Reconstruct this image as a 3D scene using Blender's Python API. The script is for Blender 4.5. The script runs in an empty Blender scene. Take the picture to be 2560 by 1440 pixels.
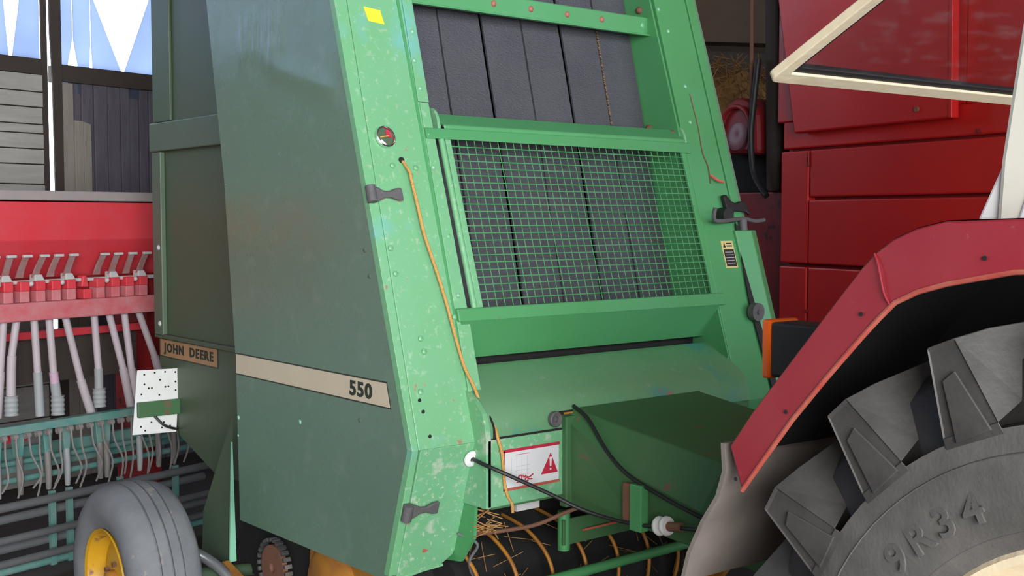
import bpy, bmesh, math, random
from mathutils import Vector, Matrix
random.seed(7)
scene = bpy.context.scene
col = scene.collection
R = math.radians

# ------------------------------------------------------------------ camera, sky, light, exposure
cam_d = bpy.data.cameras.new('camera')
cam = bpy.data.objects.new('camera', cam_d)
col.objects.link(cam)
cam.location = (-2.024, -2.949, 1.76)
cam.rotation_euler = (R(90 - 3.395), 0, -math.atan2(.633, .772))
cam_d.sensor_width = 36
cam_d.lens = 36 * 2950 / 2560
cam_d.clip_start = .05
scene.camera = cam

world = bpy.data.worlds.new('overcast_sky')
scene.world = world
world.use_nodes = True
wn = world.node_tree.nodes['Background']
wn.inputs[0].default_value = (.80, .90, 1.0, 1)
wn.inputs[1].default_value = 4.0

def area(name, loc, target, sx, sy, power, colr=(1, 1, 1)):
    d = bpy.data.lights.new(name, 'AREA')
    d.shape = 'RECTANGLE'; d.size = sx; d.size_y = sy; d.energy = power; d.color = colr
    o = bpy.data.objects.new(name, d); col.objects.link(o)
    o.location = loc
    o.rotation_euler = (Vector(target) - Vector(loc)).to_track_quat('-Z', 'Y').to_euler()
    return o
# daylight entering by the open front of the shed, behind the photographer
area('doorway_daylight', (-4.4, -7.4, 2.5), (.2, .4, 1.5), 5.0, 3.6, 640, (1.0, .985, .95))

scene.view_settings.view_transform = 'Standard'
scene.view_settings.look = 'None'
scene.view_settings.gamma = 1
scene.view_settings.use_curve_mapping = False
scene.view_settings.exposure = 0.62

# ------------------------------------------------------------------ helpers
def link(name, me, parent=None):
    o = bpy.data.objects.new(name, me)
    col.objects.link(o)
    if parent is not None: o.parent = parent
    return o

def tag(o, label=None, cat=None, group=None, kind=None):
    if label: o['label'] = label
    if cat: o['category'] = cat
    if group: o['group'] = group
    if kind: o['kind'] = kind
    return o

def empty(name, loc=(0, 0, 0), rz=0):
    o = bpy.data.objects.new(name, None); col.objects.link(o)
    o.location = loc; o.rotation_euler = (0, 0, rz); o.empty_display_size = .2
    return o

class MB:
    """collects shapes; build() links them as one mesh object"""
    def __init__(s): s.v = []; s.f = []; s.sm = []
    def add(s, vs, fs, smooth=False):
        n = len(s.v); s.v += [tuple(p) for p in vs]
        s.f += [[i + n for i in f] for f in fs]; s.sm += [smooth] * len(fs); return s
    def box(s, a, b):
        (x0, y0, z0), (x1, y1, z1) = a, b
        vs = [(x, y, z) for z in (z0, z1) for y in (y0, y1) for x in (x0, x1)]
        return s.add(vs, [(0, 2, 3, 1), (4, 5, 7, 6), (0, 1, 5, 4), (2, 6, 7, 3), (0, 4, 6, 2), (1, 3, 7, 5)])
    def prism(s, pts, ext):
        n = len(pts); e = Vector(ext); P = [Vector(p) for p in pts]
        vs = P + [p + e for p in P]
        return s.add(vs, [list(range(n))[::-1], list(range(n, 2 * n))] + [(i, (i + 1) % n, n + (i + 1) % n, n + i) for i in range(n)])
    def bar(s, a, b, w, h, up=(0, 0, 1)):
        a, b = Vector(a), Vector(b); d = (b - a).normalized(); u = Vector(up)
        if abs(d.dot(u)) > .98: u = Vector((0, 1, 0))
        r = d.cross(u).normalized(); u = r.cross(d)
        q = [r * w / 2 + u * h / 2, -r * w / 2 + u * h / 2, -r * w / 2 - u * h / 2, r * w / 2 - u * h / 2]
        return s.add([a + k for k in q] + [b + k for k in q], [(3, 2, 1, 0), (4, 5, 6, 7)] + [(i, (i + 1) % 4, 4 + (i + 1) % 4, 4 + i) for i in range(4)])
    def tube(s, pts, r, n=8, smooth=True, caps=True):
        P = [Vector(p) for p in pts]; m = len(P)
        rr = r if isinstance(r, (list, tuple)) else [r] * m
        vs = []; u = None
        for i in range(m):
            d = (P[min(i + 1, m - 1)] - P[max(i - 1, 0)]).normalized()
            if u is None: u = d.orthogonal().normalized()
            else:
                u = (u - d * u.dot(d))
                u = u.normalized() if u.length > 1e-6 else d.orthogonal().normalized()
            w = d.cross(u)
            vs += [P[i] + (u * math.cos(2 * math.pi * k / n) + w * math.sin(2 * math.pi * k / n)) * rr[i] for k in range(n)]
        fs = [(i * n + k, i * n + (k + 1) % n, (i + 1) * n + (k + 1) % n, (i + 1) * n + k) for i in range(m - 1) for k in range(n)]
        s.add(vs, fs, smooth)
        if caps:
            s.f += [[len(s.v) - m * n + k for k in range(n)][::-1], [len(s.v) - n + k for k in range(n)]]; s.sm += [False, False]
        return s
    def cyl(s, a, b, r, n=16): return s.tube([a, b], r, n)
    def lathe(s, prof, cen, axis, n=48, smooth=True, closed=False):
        """prof: (distance along axis, radius)"""
        c = Vector(cen); ax = Vector(axis).normalized(); u = ax.orthogonal().normalized(); w = ax.cross(u)
        m = len(prof)
        vs = [c + ax * l + (u * math.cos(2 * math.pi * k / n) + w * math.sin(2 * math.pi * k / n)) * r for l, r in prof for k in range(n)]
        top = m if closed else m - 1
        return s.add(vs, [(i * n + k, i * n + (k + 1) % n, ((i + 1) % m) * n + (k + 1) % n, ((i + 1) % m) * n + k) for i in range(top) for k in range(n)], smooth)
    def dome(s, p, nrm, r, h=.5):
        return s.lathe([(-.2 * r, r * .98), (h * r * .3, r * .92), (h * r * .8, r * .55), (h * r, .001)], p, nrm, 10)
    def mesh(s, name, mat):
        me = bpy.data.meshes.new(name)
        me.from_pydata(s.v, [], s.f); me.update()
        for p, q in zip(me.polygons, s.sm): p.use_smooth = q
        bm = bmesh.new(); bm.from_mesh(me); bmesh.ops.recalc_face_normals(bm, faces=bm.faces[:]); bm.to_mesh(me); bm.free()
        if any(s.sm): me.set_sharp_from_angle(angle=R(40))
        me.materials.append(mat)
        return me
    def build(s, name, mat, parent=None, bevel=0, seg=2):
        o = link(name, s.mesh(name, mat), parent)
        if bevel:
            b = o.modifiers.new('bevel', 'BEVEL'); b.width = bevel; b.segments = seg; b.limit_method = 'ANGLE'; b.angle_limit = R(30); b.harden_normals = False
        return o

def smooth_path(pts, k=5):
    P = [Vector(p) for p in pts]; out = []
    for i in range(len(P) - 1):
        a, b, c, d = P[max(i - 1, 0)], P[i], P[i + 1], P[min(i + 2, len(P) - 1)]
        for j in range(k):
            t = j / k
            out.append(.5 * ((2 * b) + (c - a) * t + (2 * a - 5 * b + 4 * c - d) * t * t + (3 * b - a - 3 * c + d) * t ** 3))
    return out + [P[-1]]

def text_mesh(name, body, size, mat, extrude=.002, bold=0, space=1.0, align='CENTER'):
    cu = bpy.data.curves.new(name + '_curve', 'FONT')
    cu.body = body; cu.size = size; cu.extrude = extrude; cu.offset = bold; cu.space_character = space
    cu.align_x = align; cu.align_y = 'CENTER'; cu.resolution_u = 3
    tmp = bpy.data.objects.new(name + '_tmp', cu); col.objects.link(tmp)
    dg = bpy.context.evaluated_depsgraph_get()
    me = bpy.data.meshes.new_from_object(tmp.evaluated_get(dg))
    bpy.data.objects.remove(tmp); bpy.data.curves.remove(cu)
    me.name = name; me.materials.clear(); me.materials.append(mat)
    return me

def frame_matrix(origin, xdir, ydir, sx=1, sy=1):
    x = Vector(xdir).normalized(); z = x.cross(Vector(ydir)).normalized(); y = z.cross(x)
    return Matrix(((x.x * sx, y.x * sy, z.x, origin[0]), (x.y * sx, y.y * sy, z.y, origin[1]), (x.z * sx, y.z * sy, z.z, origin[2]), (0, 0, 0, 1)))

# ------------------------------------------------------------------ materials (procedural)
def mat(name, base, rough=.5, metal=0, var=None, var_scale=3, var_amt=.5, spots=None, spot_scale=30, spot_cut=.62, specks=None, speck_scale=90, speck_cut=.68,
        bump=0, bump_scale=60, bump_stretch=None, stretch=None, spec=.5, rough_var=0, spots2=None, spot2_scale=6, spot2_cut=.62, emit=None, emit_s=0, coat=0, trans=0):
    m = bpy.data.materials.new(name); m.use_nodes = True
    nt = m.node_tree; N = nt.nodes; L = nt.links
    b = N['Principled BSDF']
    b.inputs['Base Color'].default_value = (*base, 1); b.inputs['Roughness'].default_value = rough; b.inputs['Metallic'].default_value = metal
    b.inputs['Specular IOR Level'].default_value = spec
    if coat: b.inputs['Coat Weight'].default_value = coat; b.inputs['Coat Roughness'].default_value = .25
    if emit: b.inputs['Emission Color'].default_value = (*emit, 1); b.inputs['Emission Strength'].default_value = emit_s
    tc = N.new('ShaderNodeTexCoord'); src = tc.outputs['Object']
    if stretch:
        mp = N.new('ShaderNodeMapping'); mp.inputs['Scale'].default_value = stretch; L.new(src, mp.inputs[0]); src = mp.outputs[0]
    cur = None
    def noise(scale, detail=4, rough_=.6):
        n = N.new('ShaderNodeTexNoise'); n.inputs['Scale'].default_value = scale; n.inputs['Detail'].default_value = detail; n.inputs['Roughness'].default_value = rough_
        L.new(src, n.inputs['Vector']); return n.outputs['Fac']
    def ramp(f, a, bb):
        r = N.new('ShaderNodeMapRange'); r.inputs[1].default_value = a; r.inputs[2].default_value = bb; L.new(f, r.inputs[0]); return r.outputs[0]
    def mix(fac, A, Bc):
        x = N.new('ShaderNodeMix'); x.data_type = 'RGBA'
        L.new(fac, x.inputs[0])
        if A is None: x.inputs[6].default_value = (*base, 1)
        else: L.new(A, x.inputs[6])
        x.inputs[7].default_value = (*Bc, 1)
        return x.outputs[2]
    if var:
        f = ramp(noise(var_scale), .5 - .25, .5 + .25)
        mm = N.new('ShaderNodeMath'); mm.operation = 'MULTIPLY'; mm.inputs[1].default_value = var_amt; L.new(f, mm.inputs[0])
        cur = mix(mm.outputs[0], cur, var)
    if spots2: cur = mix(ramp(noise(spot2_scale, 5), spot2_cut, spot2_cut + .1), cur, spots2)
    if specks: cur = mix(ramp(noise(speck_scale, 4), speck_cut, speck_cut + .12), cur, specks)
    if spots: cur = mix(ramp(noise(spot_scale, 3), spot_cut, spot_cut + .05), cur, spots)
    if cur is not None: L.new(cur, b.inputs['Base Color'])
    if rough_var:
        r = N.new('ShaderNodeMapRange'); r.inputs[1].default_value = .3; r.inputs[2].default_value = .7
        r.inputs[3].default_value = rough - rough_var; r.inputs[4].default_value = rough + rough_var
        L.new(noise(7, 5), r.inputs[0]); L.new(r.outputs[0], b.inputs['Roughness'])
    if bump:
        n = N.new('ShaderNodeTexNoise'); n.inputs['Scale'].default_value = bump_scale; n.inputs['Detail'].default_value = 3
        if bump_stretch:
            mp = N.new('ShaderNodeMapping'); mp.inputs['Scale'].default_value = bump_stretch; L.new(tc.outputs['Object'], mp.inputs[0]); L.new(mp.outputs[0], n.inputs['Vector'])
        else: L.new(src, n.inputs['Vector'])
        bp = N.new('ShaderNodeBump'); bp.inputs['Strength'].default_value = bump; bp.inputs['Distance'].default_value = .01
        L.new(n.outputs['Fac'], bp.inputs['Height']); L.new(bp.outputs[0], b.inputs['Normal'])
    return m

M = {}
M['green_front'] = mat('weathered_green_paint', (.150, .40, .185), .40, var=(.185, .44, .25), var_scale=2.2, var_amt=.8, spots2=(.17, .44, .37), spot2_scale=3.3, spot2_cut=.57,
                       specks=(.30, .49, .32), speck_scale=48, speck_cut=.58, spots=(.34, .20, .13), spot_scale=24, spot_cut=.69, bump=.04, bump_scale=40, rough_var=.08)
M['green_worn'] = mat('scuffed_green_paint', (.145, .39, .17), .45, var=(.18, .44, .27), var_scale=3, var_amt=.9, spots2=(.40, .50, .38), spot2_scale=13, spot2_cut=.58,
                      specks=(.45, .56, .42), speck_scale=60, speck_cut=.58, spots=(.36, .13, .085), spot_scale=15, spot_cut=.665, bump=.06, bump_scale=40, rough_var=.08)
M['green_cover'] = mat('dusty_green_cover_paint', (.085, .29, .115), .42, var=(.16, .30, .18), var_scale=2.2, var_amt=.8, spots2=(.06, .26, .22), spot2_scale=2.6, spot2_cut=.57, specks=(.22, .34, .24), speck_scale=22, speck_cut=.62, spots=(.30, .17, .13), spot_scale=8, spot_cut=.70, bump=.03, rough_var=.08)
M['green_plain'] = mat('green_paint', (.070, .28, .095), .40, var=(.09, .34, .16), var_scale=2.5, var_amt=.6, spots=(.22, .11, .07), spot_scale=18, spot_cut=.74, bump=.03, bump_scale=30, rough_var=.08)
M['green_side'] = mat('dull_green_shield_paint', (.125, .200, .155), .25, var=(.115, .215, .135), var_scale=1.6, var_amt=.8, specks=(.15, .23, .175), speck_scale=9, speck_cut=.58, bump=.025, bump_scale=5, rough_var=.10, spec=.5)
def shield_relief(m):
    # shallow crease and vertical scratches high on the side shield, as fine relief (object space y, z)
    nt = m.node_tree; N = nt.nodes; L = nt.links; b = N['Principled BSDF']
    tc = N.new('ShaderNodeTexCoord'); sp_ = N.new('ShaderNodeSeparateXYZ'); L.new(tc.outputs['Object'], sp_.inputs[0])
    def mth(op, a, c, d=None):
        n = N.new('ShaderNodeMath'); n.operation = op
        for i, q in enumerate((a, c, d)):
            if q is None: continue
            if isinstance(q, (int, float)): n.inputs[i].default_value = q
            else: L.new(q, n.inputs[i])
        return n.outputs[0]
    def band(v, a, c, w):   # 1 between a and c, soft edges w
        r1 = N.new('ShaderNodeMapRange'); r1.interpolation_type = 'SMOOTHSTEP'; r1.inputs[1].default_value = a - w; r1.inputs[2].default_value = a + w; L.new(v, r1.inputs[0])
        r2 = N.new('ShaderNodeMapRange'); r2.interpolation_type = 'SMOOTHSTEP'; r2.inputs[1].default_value = c - w; r2.inputs[2].default_value = c + w; r2.inputs[3].default_value = 1; r2.inputs[4].default_value = 0; L.new(v, r2.inputs[0])
        return mth('MULTIPLY', r1.outputs[0], r2.outputs[0])
    y, z = sp_.outputs[1], sp_.outputs[2]
    d = mth('SUBTRACT', z, mth('MULTIPLY_ADD', y, .28, 2.055))
    g1 = mth('POWER', 2.718, mth('MULTIPLY', mth('MULTIPLY', d, d), -1 / .045 ** 2))
    crease = mth('MULTIPLY', mth('MULTIPLY', g1, band(y, .46, .92, .08)), .75)
    mp = N.new('ShaderNodeMapping'); mp.inputs['Scale'].default_value = (1, 34, 3.5); L.new(tc.outputs['Object'], mp.inputs[0])
    n = N.new('ShaderNodeTexNoise'); n.inputs['Scale'].default_value = 1; n.inputs['Detail'].default_value = 1; L.new(mp.outputs[0], n.inputs['Vector'])
    scr = mth('MULTIPLY', mth('MULTIPLY', n.outputs['Fac'], mth('MULTIPLY', band(y, .78, 1.12, .05), band(z, 2.33, 2.50, .05))), 1.3)
    lw = N.new('ShaderNodeTexNoise'); lw.inputs['Scale'].default_value = 1.6; L.new(tc.outputs['Object'], lw.inputs['Vector'])
    h = mth('ADD', mth('ADD', crease, scr), mth('MULTIPLY', lw.outputs['Fac'], .5))
    bp = N.new('ShaderNodeBump'); bp.inputs['Strength'].default_value = 1; bp.inputs['Distance'].default_value = .008; L.new(h, bp.inputs['Height'])
    L.new(bp.outputs[0], b.inputs['Normal'])
shield_relief(M['green_side'])
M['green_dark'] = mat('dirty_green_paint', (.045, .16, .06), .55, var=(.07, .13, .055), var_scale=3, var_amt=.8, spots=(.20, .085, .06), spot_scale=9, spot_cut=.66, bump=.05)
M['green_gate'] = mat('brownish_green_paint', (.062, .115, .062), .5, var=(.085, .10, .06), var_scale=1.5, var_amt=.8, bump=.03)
M['green_beam'] = mat('greyed_green_paint', (.10, .15, .10), .5, var=(.085, .12, .085), var_scale=3)
M['green_pale'] = mat('pale_and_lit_green_paint', (.25, .58, .40), .5, var=(.30, .62, .45), var_scale=9)
M['green_teal'] = mat('teal_green_paint', (.05, .27, .235), .5, var=(.25, .33, .31), var_scale=9, var_amt=.9, bump=.06)
M['belt'] = mat('ribbed_rubber_belt', (.060, .060, .074), .62, var=(.085, .083, .097), var_scale=5, var_amt=.8, specks=(.16, .15, .15), speck_scale=120, speck_cut=.74, bump=.55, bump_scale=1, bump_stretch=(90, 60, 190))
M['black'] = mat('black_rubber', (.012, .012, .014), .55, var=(.02, .02, .02))
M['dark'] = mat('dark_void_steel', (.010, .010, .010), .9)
M['grey_rubber'] = mat('grey_rubber', (.085, .082, .088), .6, var=(.13, .12, .12), var_scale=30, var_amt=.7, bump=.2, bump_scale=90)
M['tyre'] = mat('tractor_tyre_rubber', (.070, .067, .066), .62, var=(.155, .145, .135), var_scale=7, var_amt=.85, specks=(.19, .16, .13), speck_scale=40, speck_cut=.68, bump=.12, bump_scale=120)
M['lug'] = mat('tread_lug_rubber', (.034, .033, .033), .6, var=(.085, .080, .074), var_scale=9, var_amt=.85, bump=.1, bump_scale=90)  # lug rubber darkened to carry the fender's shadow on the flanks
M['tread'] = mat('shaded_tread_rubber', (.022, .021, .021), .6, var=(.04, .037, .034), var_scale=12, var_amt=.8, bump=.1, bump_scale=90)  # shade between the lugs put into a near-black rubber
M['tyre_grey'] = mat('dusty_grey_tyre_rubber', (.145, .155, .17), .75, var=(.22, .225, .24), var_scale=9, var_amt=.9, spots=(.28, .25, .22), spot_scale=16, spot_cut=.66, bump=.15, bump_scale=90)
M['yellow'] = mat('yellow_wheel_paint', (.62, .34, .015), .42, var=(.50, .24, .02), var_scale=12, spots=(.25, .10, .06), spot_scale=9, spot_cut=.63)
M['yellow_dirty'] = mat('dirty_yellow_paint', (.52, .23, .02), .6, var=(.26, .09, .03), var_scale=12, var_amt=.9)
M['cream'] = mat('cream_paint', (.80, .70, .50), .45, var=(.72, .56, .38), var_scale=14, var_amt=.7, specks=(.38, .26, .16), speck_scale=45, speck_cut=.72, bump=.15, bump_scale=60)
M['offwhite'] = mat('off_white_cab_paint', (.74, .72, .64), .4, var=(.62, .60, .52), var_scale=8)
M['white'] = mat('white_plastic', (.85, .85, .84), .4, var=(.7, .7, .7), var_scale=20)
M['fender'] = mat('faded_red_fender_paint', (.28, .014, .026), .36, var=(.33, .040, .050), var_scale=4, var_amt=.8, specks=(.40, .10, .11), speck_scale=60, speck_cut=.66, rough_var=.08, bump=.03, bump_scale=25)
M['fender_edge'] = mat('worn_red_fender_edge', (.42, .050, .040), .5, var=(.46, .16, .11), var_scale=20, var_amt=.8)
M['red'] = mat('red_machine_paint', (.56, .013, .010), .40, var=(.45, .010, .012), var_scale=1.6, var_amt=.9, specks=(.28, .006, .006), speck_scale=30, speck_cut=.71, bump=.02, bump_scale=6, rough_var=.06)
M['red_dark'] = mat('dirty_dark_red_paint', (.28, .012, .014), .5, var=(.17, .012, .016), var_scale=5, var_amt=.9, spots=(.05, .01, .012), spot_scale=9, spot_cut=.62)
M['drill_red'] = mat('dusty_red_drill_paint', (.74, .040, .060), .5, var=(.72, .10, .12), var_scale=6, var_amt=.6, bump=.03)
M['drill_dusty'] = mat('dust_covered_red_paint', (.62, .10, .12), .7, var=(.60, .27, .29), var_scale=11, var_amt=.95, specks=(.60, .42, .42), speck_scale=45, speck_cut=.66)
M['drill_lid'] = mat('dusty_grey_lid', (.33, .29, .29), .75, var=(.42, .35, .34), var_scale=5, var_amt=.8)
M['lever'] = mat('rusty_grey_steel', (.30, .22, .22), .6, var=(.32, .11, .09), var_scale=26, var_amt=.9)
M['lamp_dull'] = mat('dirty_dull_lamp', (.20, .07, .09), .4, var=(.14, .03, .04), var_scale=12)
M['light_grey'] = mat('dusty_light_grey_steel', (.52, .51, .51), .6, var=(.65, .63, .62), var_scale=20)
M['tube'] = mat('pale_seed_tube_plastic', (.55, .48, .52), .55, var=(.48, .40, .43), var_scale=7, var_amt=.9)
M['tube_pink'] = mat('pink_seed_tube_plastic', (.62, .40, .52), .55, var=(.55, .44, .5), var_scale=9)
M['tube_grey'] = mat('grey_seed_tube_plastic', (.38, .40, .41), .55, var=(.33, .33, .34), var_scale=9)
M['tine'] = mat('dusty_spring_steel', (.27, .255, .25), .6, var=(.17, .14, .13), var_scale=15)
M['pipe'] = mat('worn_dark_steel_pipe', (.16, .165, .175), .32, metal=.25, var=(.24, .25, .26), var_scale=10)
M['steel'] = mat('bare_steel', (.42, .42, .43), .35, metal=.9)
M['chrome'] = mat('chrome', (.75, .75, .75), .18, metal=1)
M['rust'] = mat('rusty_steel', (.16, .075, .05), .75, var=(.26, .11, .06), var_scale=20, bump=.2)
M['bolt'] = mat('painted_bolt_head', (.26, .52, .33), .4)
M['rust_bolt'] = mat('rusty_red_bolt', (.40, .14, .10), .6)
M['decal_cream'] = mat('cream_decal', (.62, .54, .40), .5, var=(.55, .46, .33), var_scale=6)
M['decal_tan'] = mat('tan_decal', (.42, .25, .12), .55, var=(.36, .20, .10), var_scale=8)
M['decal_dark'] = mat('dark_green_lettering', (.018, .030, .022), .5)
M['decal_border'] = mat('dark_decal_edge', (.03, .04, .03), .5)
M['sticker_white'] = mat('white_sticker', (.66, .66, .68), .45, var=(.56, .57, .60), var_scale=9)
M['sticker_red'] = mat('red_print', (.45, .02, .05), .5)
M['sticker_grey'] = mat('faint_grey_print', (.47, .47, .49), .5)
M['sticker_yellow'] = mat('yellow_sticker', (.86, .72, .04), .45)
M['sticker_cream'] = mat('cream_yellow_sticker', (.66, .54, .22), .5)
M['sticker_black'] = mat('black_print', (.02, .018, .018), .5)
M['twine'] = mat('orange_sisal_twine', (.62, .30, .07), .8, var=(.62, .42, .16), var_scale=60, bump=.6, bump_scale=200)
M['twine_red'] = mat('faded_red_twine', (.55, .10, .06), .8, var=(.45, .16, .1), var_scale=20)
M['straw'] = mat('dry_straw', (.40, .22, .07), .8, var=(.24, .11, .04), var_scale=20)
M['orange'] = mat('orange_lens_plastic', (.85, .14, .008), .25, var=(.70, .10, .01), var_scale=30)
M['plank_pale'] = mat('grey_weathered_plank', (.54, .53, .50), .85, var=(.36, .35, .33), var_scale=2.5, var_amt=.9, stretch=(1, 1, 9), bump=.3, bump_scale=20)
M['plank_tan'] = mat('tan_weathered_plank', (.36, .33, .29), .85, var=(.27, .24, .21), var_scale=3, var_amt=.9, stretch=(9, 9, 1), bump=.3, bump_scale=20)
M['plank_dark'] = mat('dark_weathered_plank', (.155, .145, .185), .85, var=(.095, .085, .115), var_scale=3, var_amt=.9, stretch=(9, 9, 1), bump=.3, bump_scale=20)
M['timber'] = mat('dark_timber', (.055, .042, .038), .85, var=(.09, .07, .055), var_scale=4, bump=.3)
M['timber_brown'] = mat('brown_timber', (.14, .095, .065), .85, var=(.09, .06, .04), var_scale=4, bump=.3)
M['soil'] = mat('dark_earth_floor', (.06, .05, .045), .95, var=(.10, .085, .07), var_scale=2.5, specks=(.16, .13, .09), speck_scale=35, speck_cut=.66, bump=.6, bump_scale=18)
M['roof'] = mat('dull_roof_sheet', (.16, .16, .165), .8, var=(.11, .11, .11), var_scale=2)

def translucent(name, c):
    m = bpy.data.materials.new(name); m.use_nodes = True; nt = m.node_tree; nt.nodes.clear()
    o = nt.nodes.new('ShaderNodeOutputMaterial'); a = nt.nodes.new('ShaderNodeBsdfTranslucent'); d = nt.nodes.new('ShaderNodeBsdfDiffuse'); x = nt.nodes.new('ShaderNodeMixShader')
    n = nt.nodes.new('ShaderNodeTexNoise'); n.inputs['Scale'].default_value = 3; t = nt.nodes.new('ShaderNodeTexCoord'); nt.links.new(t.outputs['Object'], n.inputs['Vector'])
    cr = nt.nodes.new('ShaderNodeMix'); cr.data_type = 'RGBA'; cr.inputs[6].default_value = (*[k * .75 for k in c], 1); cr.inputs[7].default_value = (*c, 1)
    nt.links.new(n.outputs['Fac'], cr.inputs[0]); nt.links.new(cr.outputs[2], a.inputs[0])
    d.inputs[0].default_value = (.25, .28, .36, 1); x.inputs[0].default_value = .75
    nt.links.new(d.outputs[0], x.inputs[1]); nt.links.new(a.outputs[0], x.inputs[2]); nt.links.new(x.outputs[0], o.inputs[0])
    return m
M['sheet'] = translucent('glare_blue_sheet', (.52, .59, .76))  # bluish glow through the sheet stands in for glare on the boards

def glass(name):
    m = bpy.data.materials.new(name); m.use_nodes = True; nt = m.node_tree; nt.nodes.clear(); N = nt.nodes; L = nt.links
    o = N.new('ShaderNodeOutputMaterial'); tr = N.new('ShaderNodeBsdfTransparent'); tr.inputs[0].default_value = (.93, .91, .92, 1)
    gl = N.new('ShaderNodeBsdfGlossy'); gl.inputs['Roughness'].default_value = .06
    m1 = N.new('ShaderNodeMixShader'); m1.inputs[0].default_value = .06; L.new(tr.outputs[0], m1.inputs[1]); L.new(gl.outputs[0], m1.inputs[2])
    df = N.new('ShaderNodeBsdfDiffuse'); df.inputs[0].default_value = (.32, .30, .31, 1)
    t = N.new('ShaderNodeTexCoord'); mp = N.new('ShaderNodeMapping'); mp.inputs['Scale'].default_value = (3, 9, 3); mp.inputs['Rotation'].default_value = (.4, .3, .6); n = N.new('ShaderNodeTexNoise'); n.inputs['Scale'].default_value = 3.5; n.inputs['Detail'].default_value = 6
    L.new(t.outputs['Object'], mp.inputs[0]); L.new(mp.outputs[0], n.inputs['Vector'])
    r = N.new('ShaderNodeMapRange'); r.inputs[1].default_value = .52; r.inputs[2].default_value = .85; r.inputs[3].default_value = .02; r.inputs[4].default_value = .22; L.new(n.outputs['Fac'], r.inputs[0])
    m2 = N.new('ShaderNodeMixShader'); L.new(r.outputs[0], m2.inputs[0]); L.new(m1.outputs[0], m2.inputs[1]); L.new(df.outputs[0], m2.inputs[2]); L.new(m2.outputs[0], o.inputs[0])
    return m
M['glass'] = glass('smeared_window_glass')

# ================================================================== THE SETTING
st = MB().box((-9, -12, -.2), (11, 12, 0)).build('floor', M['soil']); tag(st, 'dark earth floor of the shed', kind='structure')
tag(MB().box((-6.2, -9, 0), (-6.05, 3.25, 4.6)).build('wall_left', M['timber']), 'dark timber side wall of the shed', kind='structure')
tag(MB().box((6.6, -9, 0), (6.75, 6.5, 4.6)).build('wall_right', M['timber_brown']), 'brown timber wall far behind the red machine', kind='structure')
tag(MB().prism([(-6.3, -9, 4.6), (6.8, -9, 4.6), (6.8, 6.72, 4.6), (-6.3, 3.36, 4.6)], (0, 0, .1)).build('ceiling', M['roof']), 'dull sheet roof over the shed', kind='structure')

# back wall behind the seed drill, local frame: x along the wall, y away from the camera
WB = (.775, 5.084, 0); WR = R(14.4)
wall = empty('wall_back', WB, WR); tag(wall, 'wall of old boards with daylight in its gaps', kind='structure')
MB().box((-7.2, .02, 2.70), (-.235, .16, 2.80)).build('rail', M['timber'], wall)
MB().box((-.10, .02, 2.67), (1.6, .16, 2.78)).build('rail', M['timber'], wall)
MB().box((-.245, .0, 0), (-.205, .015, 4.6)).build('post', M['timber'], wall)
MB().prism([(-.205, 0, 0), (-.10, 0, 0), (-.10, 0, 4.6), (-.186, 0, 4.6), (-.182, 0, 2.98), (-.168, 0, 2.69), (-.164, 0, 1.9), (-.164, 0, .86), (-.205, 0, .86)], (0, .015, 0)).build('post', M['timber'], wall)
# horizontal pale planks left of the post
z = 0.02; k = 0
zs = [0, .22, .44, .66, .88, 1.10, 1.32, 1.54, 1.76, 1.98, 2.11, 2.21, 2.31, 2.37, 2.48, 2.58, 2.695]
for a, b in zip(zs[:-1], zs[1:]):
    o = MB().box((-7.2, .0 + random.uniform(-.006, .006), a + .004), (-.245, .03, b - .003)).build('plank', M['plank_pale'], wall, .004)
MB().box((-7.2, .035, 0), (-.222, .05, 2.72)).build('backing', M['timber'], wall)
# stepped tan boards and darker vertical boards
MB().box((-.116, .01, 0), (-.012, .04, 2.66)).build('board', M['plank_tan'], wall, .004)
MB().box((-.012, .0, 0), (.055, .035, 2.415)).build('board', M['plank_tan'], wall, .004)
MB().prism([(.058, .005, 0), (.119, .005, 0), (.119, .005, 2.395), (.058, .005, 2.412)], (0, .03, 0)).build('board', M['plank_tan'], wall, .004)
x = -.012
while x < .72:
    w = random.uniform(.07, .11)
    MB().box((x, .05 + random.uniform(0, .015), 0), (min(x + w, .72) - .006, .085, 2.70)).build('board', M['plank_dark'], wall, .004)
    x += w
# backing of the low boards
MB().box((-.012, .09, 0), (.72, .10, 2.70)).build('backing', M['timber'], wall)
# upper sheets, tinted translucent for glare; wedge gaps widened to the shape of bloom
ST = 4.6
def sheet(pts): MB().prism([(a, .06, b) for a, b in pts], (0, .006, 0)).build('sheet', M['sheet'], wall)
sheet([(-.90, 2.72), (-.435, 2.72), (-.440, 2.79), (-.470, 3.15), (-.58, ST), (-.90, ST)])
x = -.94
while x > -7:
    w = random.uniform(.30, .5); g_ = random.uniform(.02, .06)
    sheet([(x - w, 2.76), (x, 2.76), (x - .02, ST), (x - w - .02, ST)])
    x -= w + g_
sheet([(-.422, 2.72), (-.222, 2.72), (-.222, ST), (-.25, ST), (-.36, 3.15), (-.417, 2.79)])
sheet([(-.13, 2.60), (-.022, 2.60), (-.018, 2.70), (-.014, 2.80), (.022, 2.966), (.022, ST), (-.13, ST)])
sheet([(.052, 2.60), (.142, 2.60), (.150, 2.80), (.160, 2.95), (.160, ST), (.030, ST), (.030, 2.966), (.060, 2.80)])
sheet([(.176, 2.60), (.40, 2.60), (.402, 2.783), (.192, 3.243), (.192, ST), (.168, ST), (.168, 2.95), (.176, 2.80)])
sheet([(.430, 2.60), (.664, 2.60), (.668, 2.80), (.668, ST), (.645, ST), (.645, 3.31), (.430, 2.785)])
sheet([(.674, 2.60), (1.6, 2.60), (1.6, ST), (.674, ST)])
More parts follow.
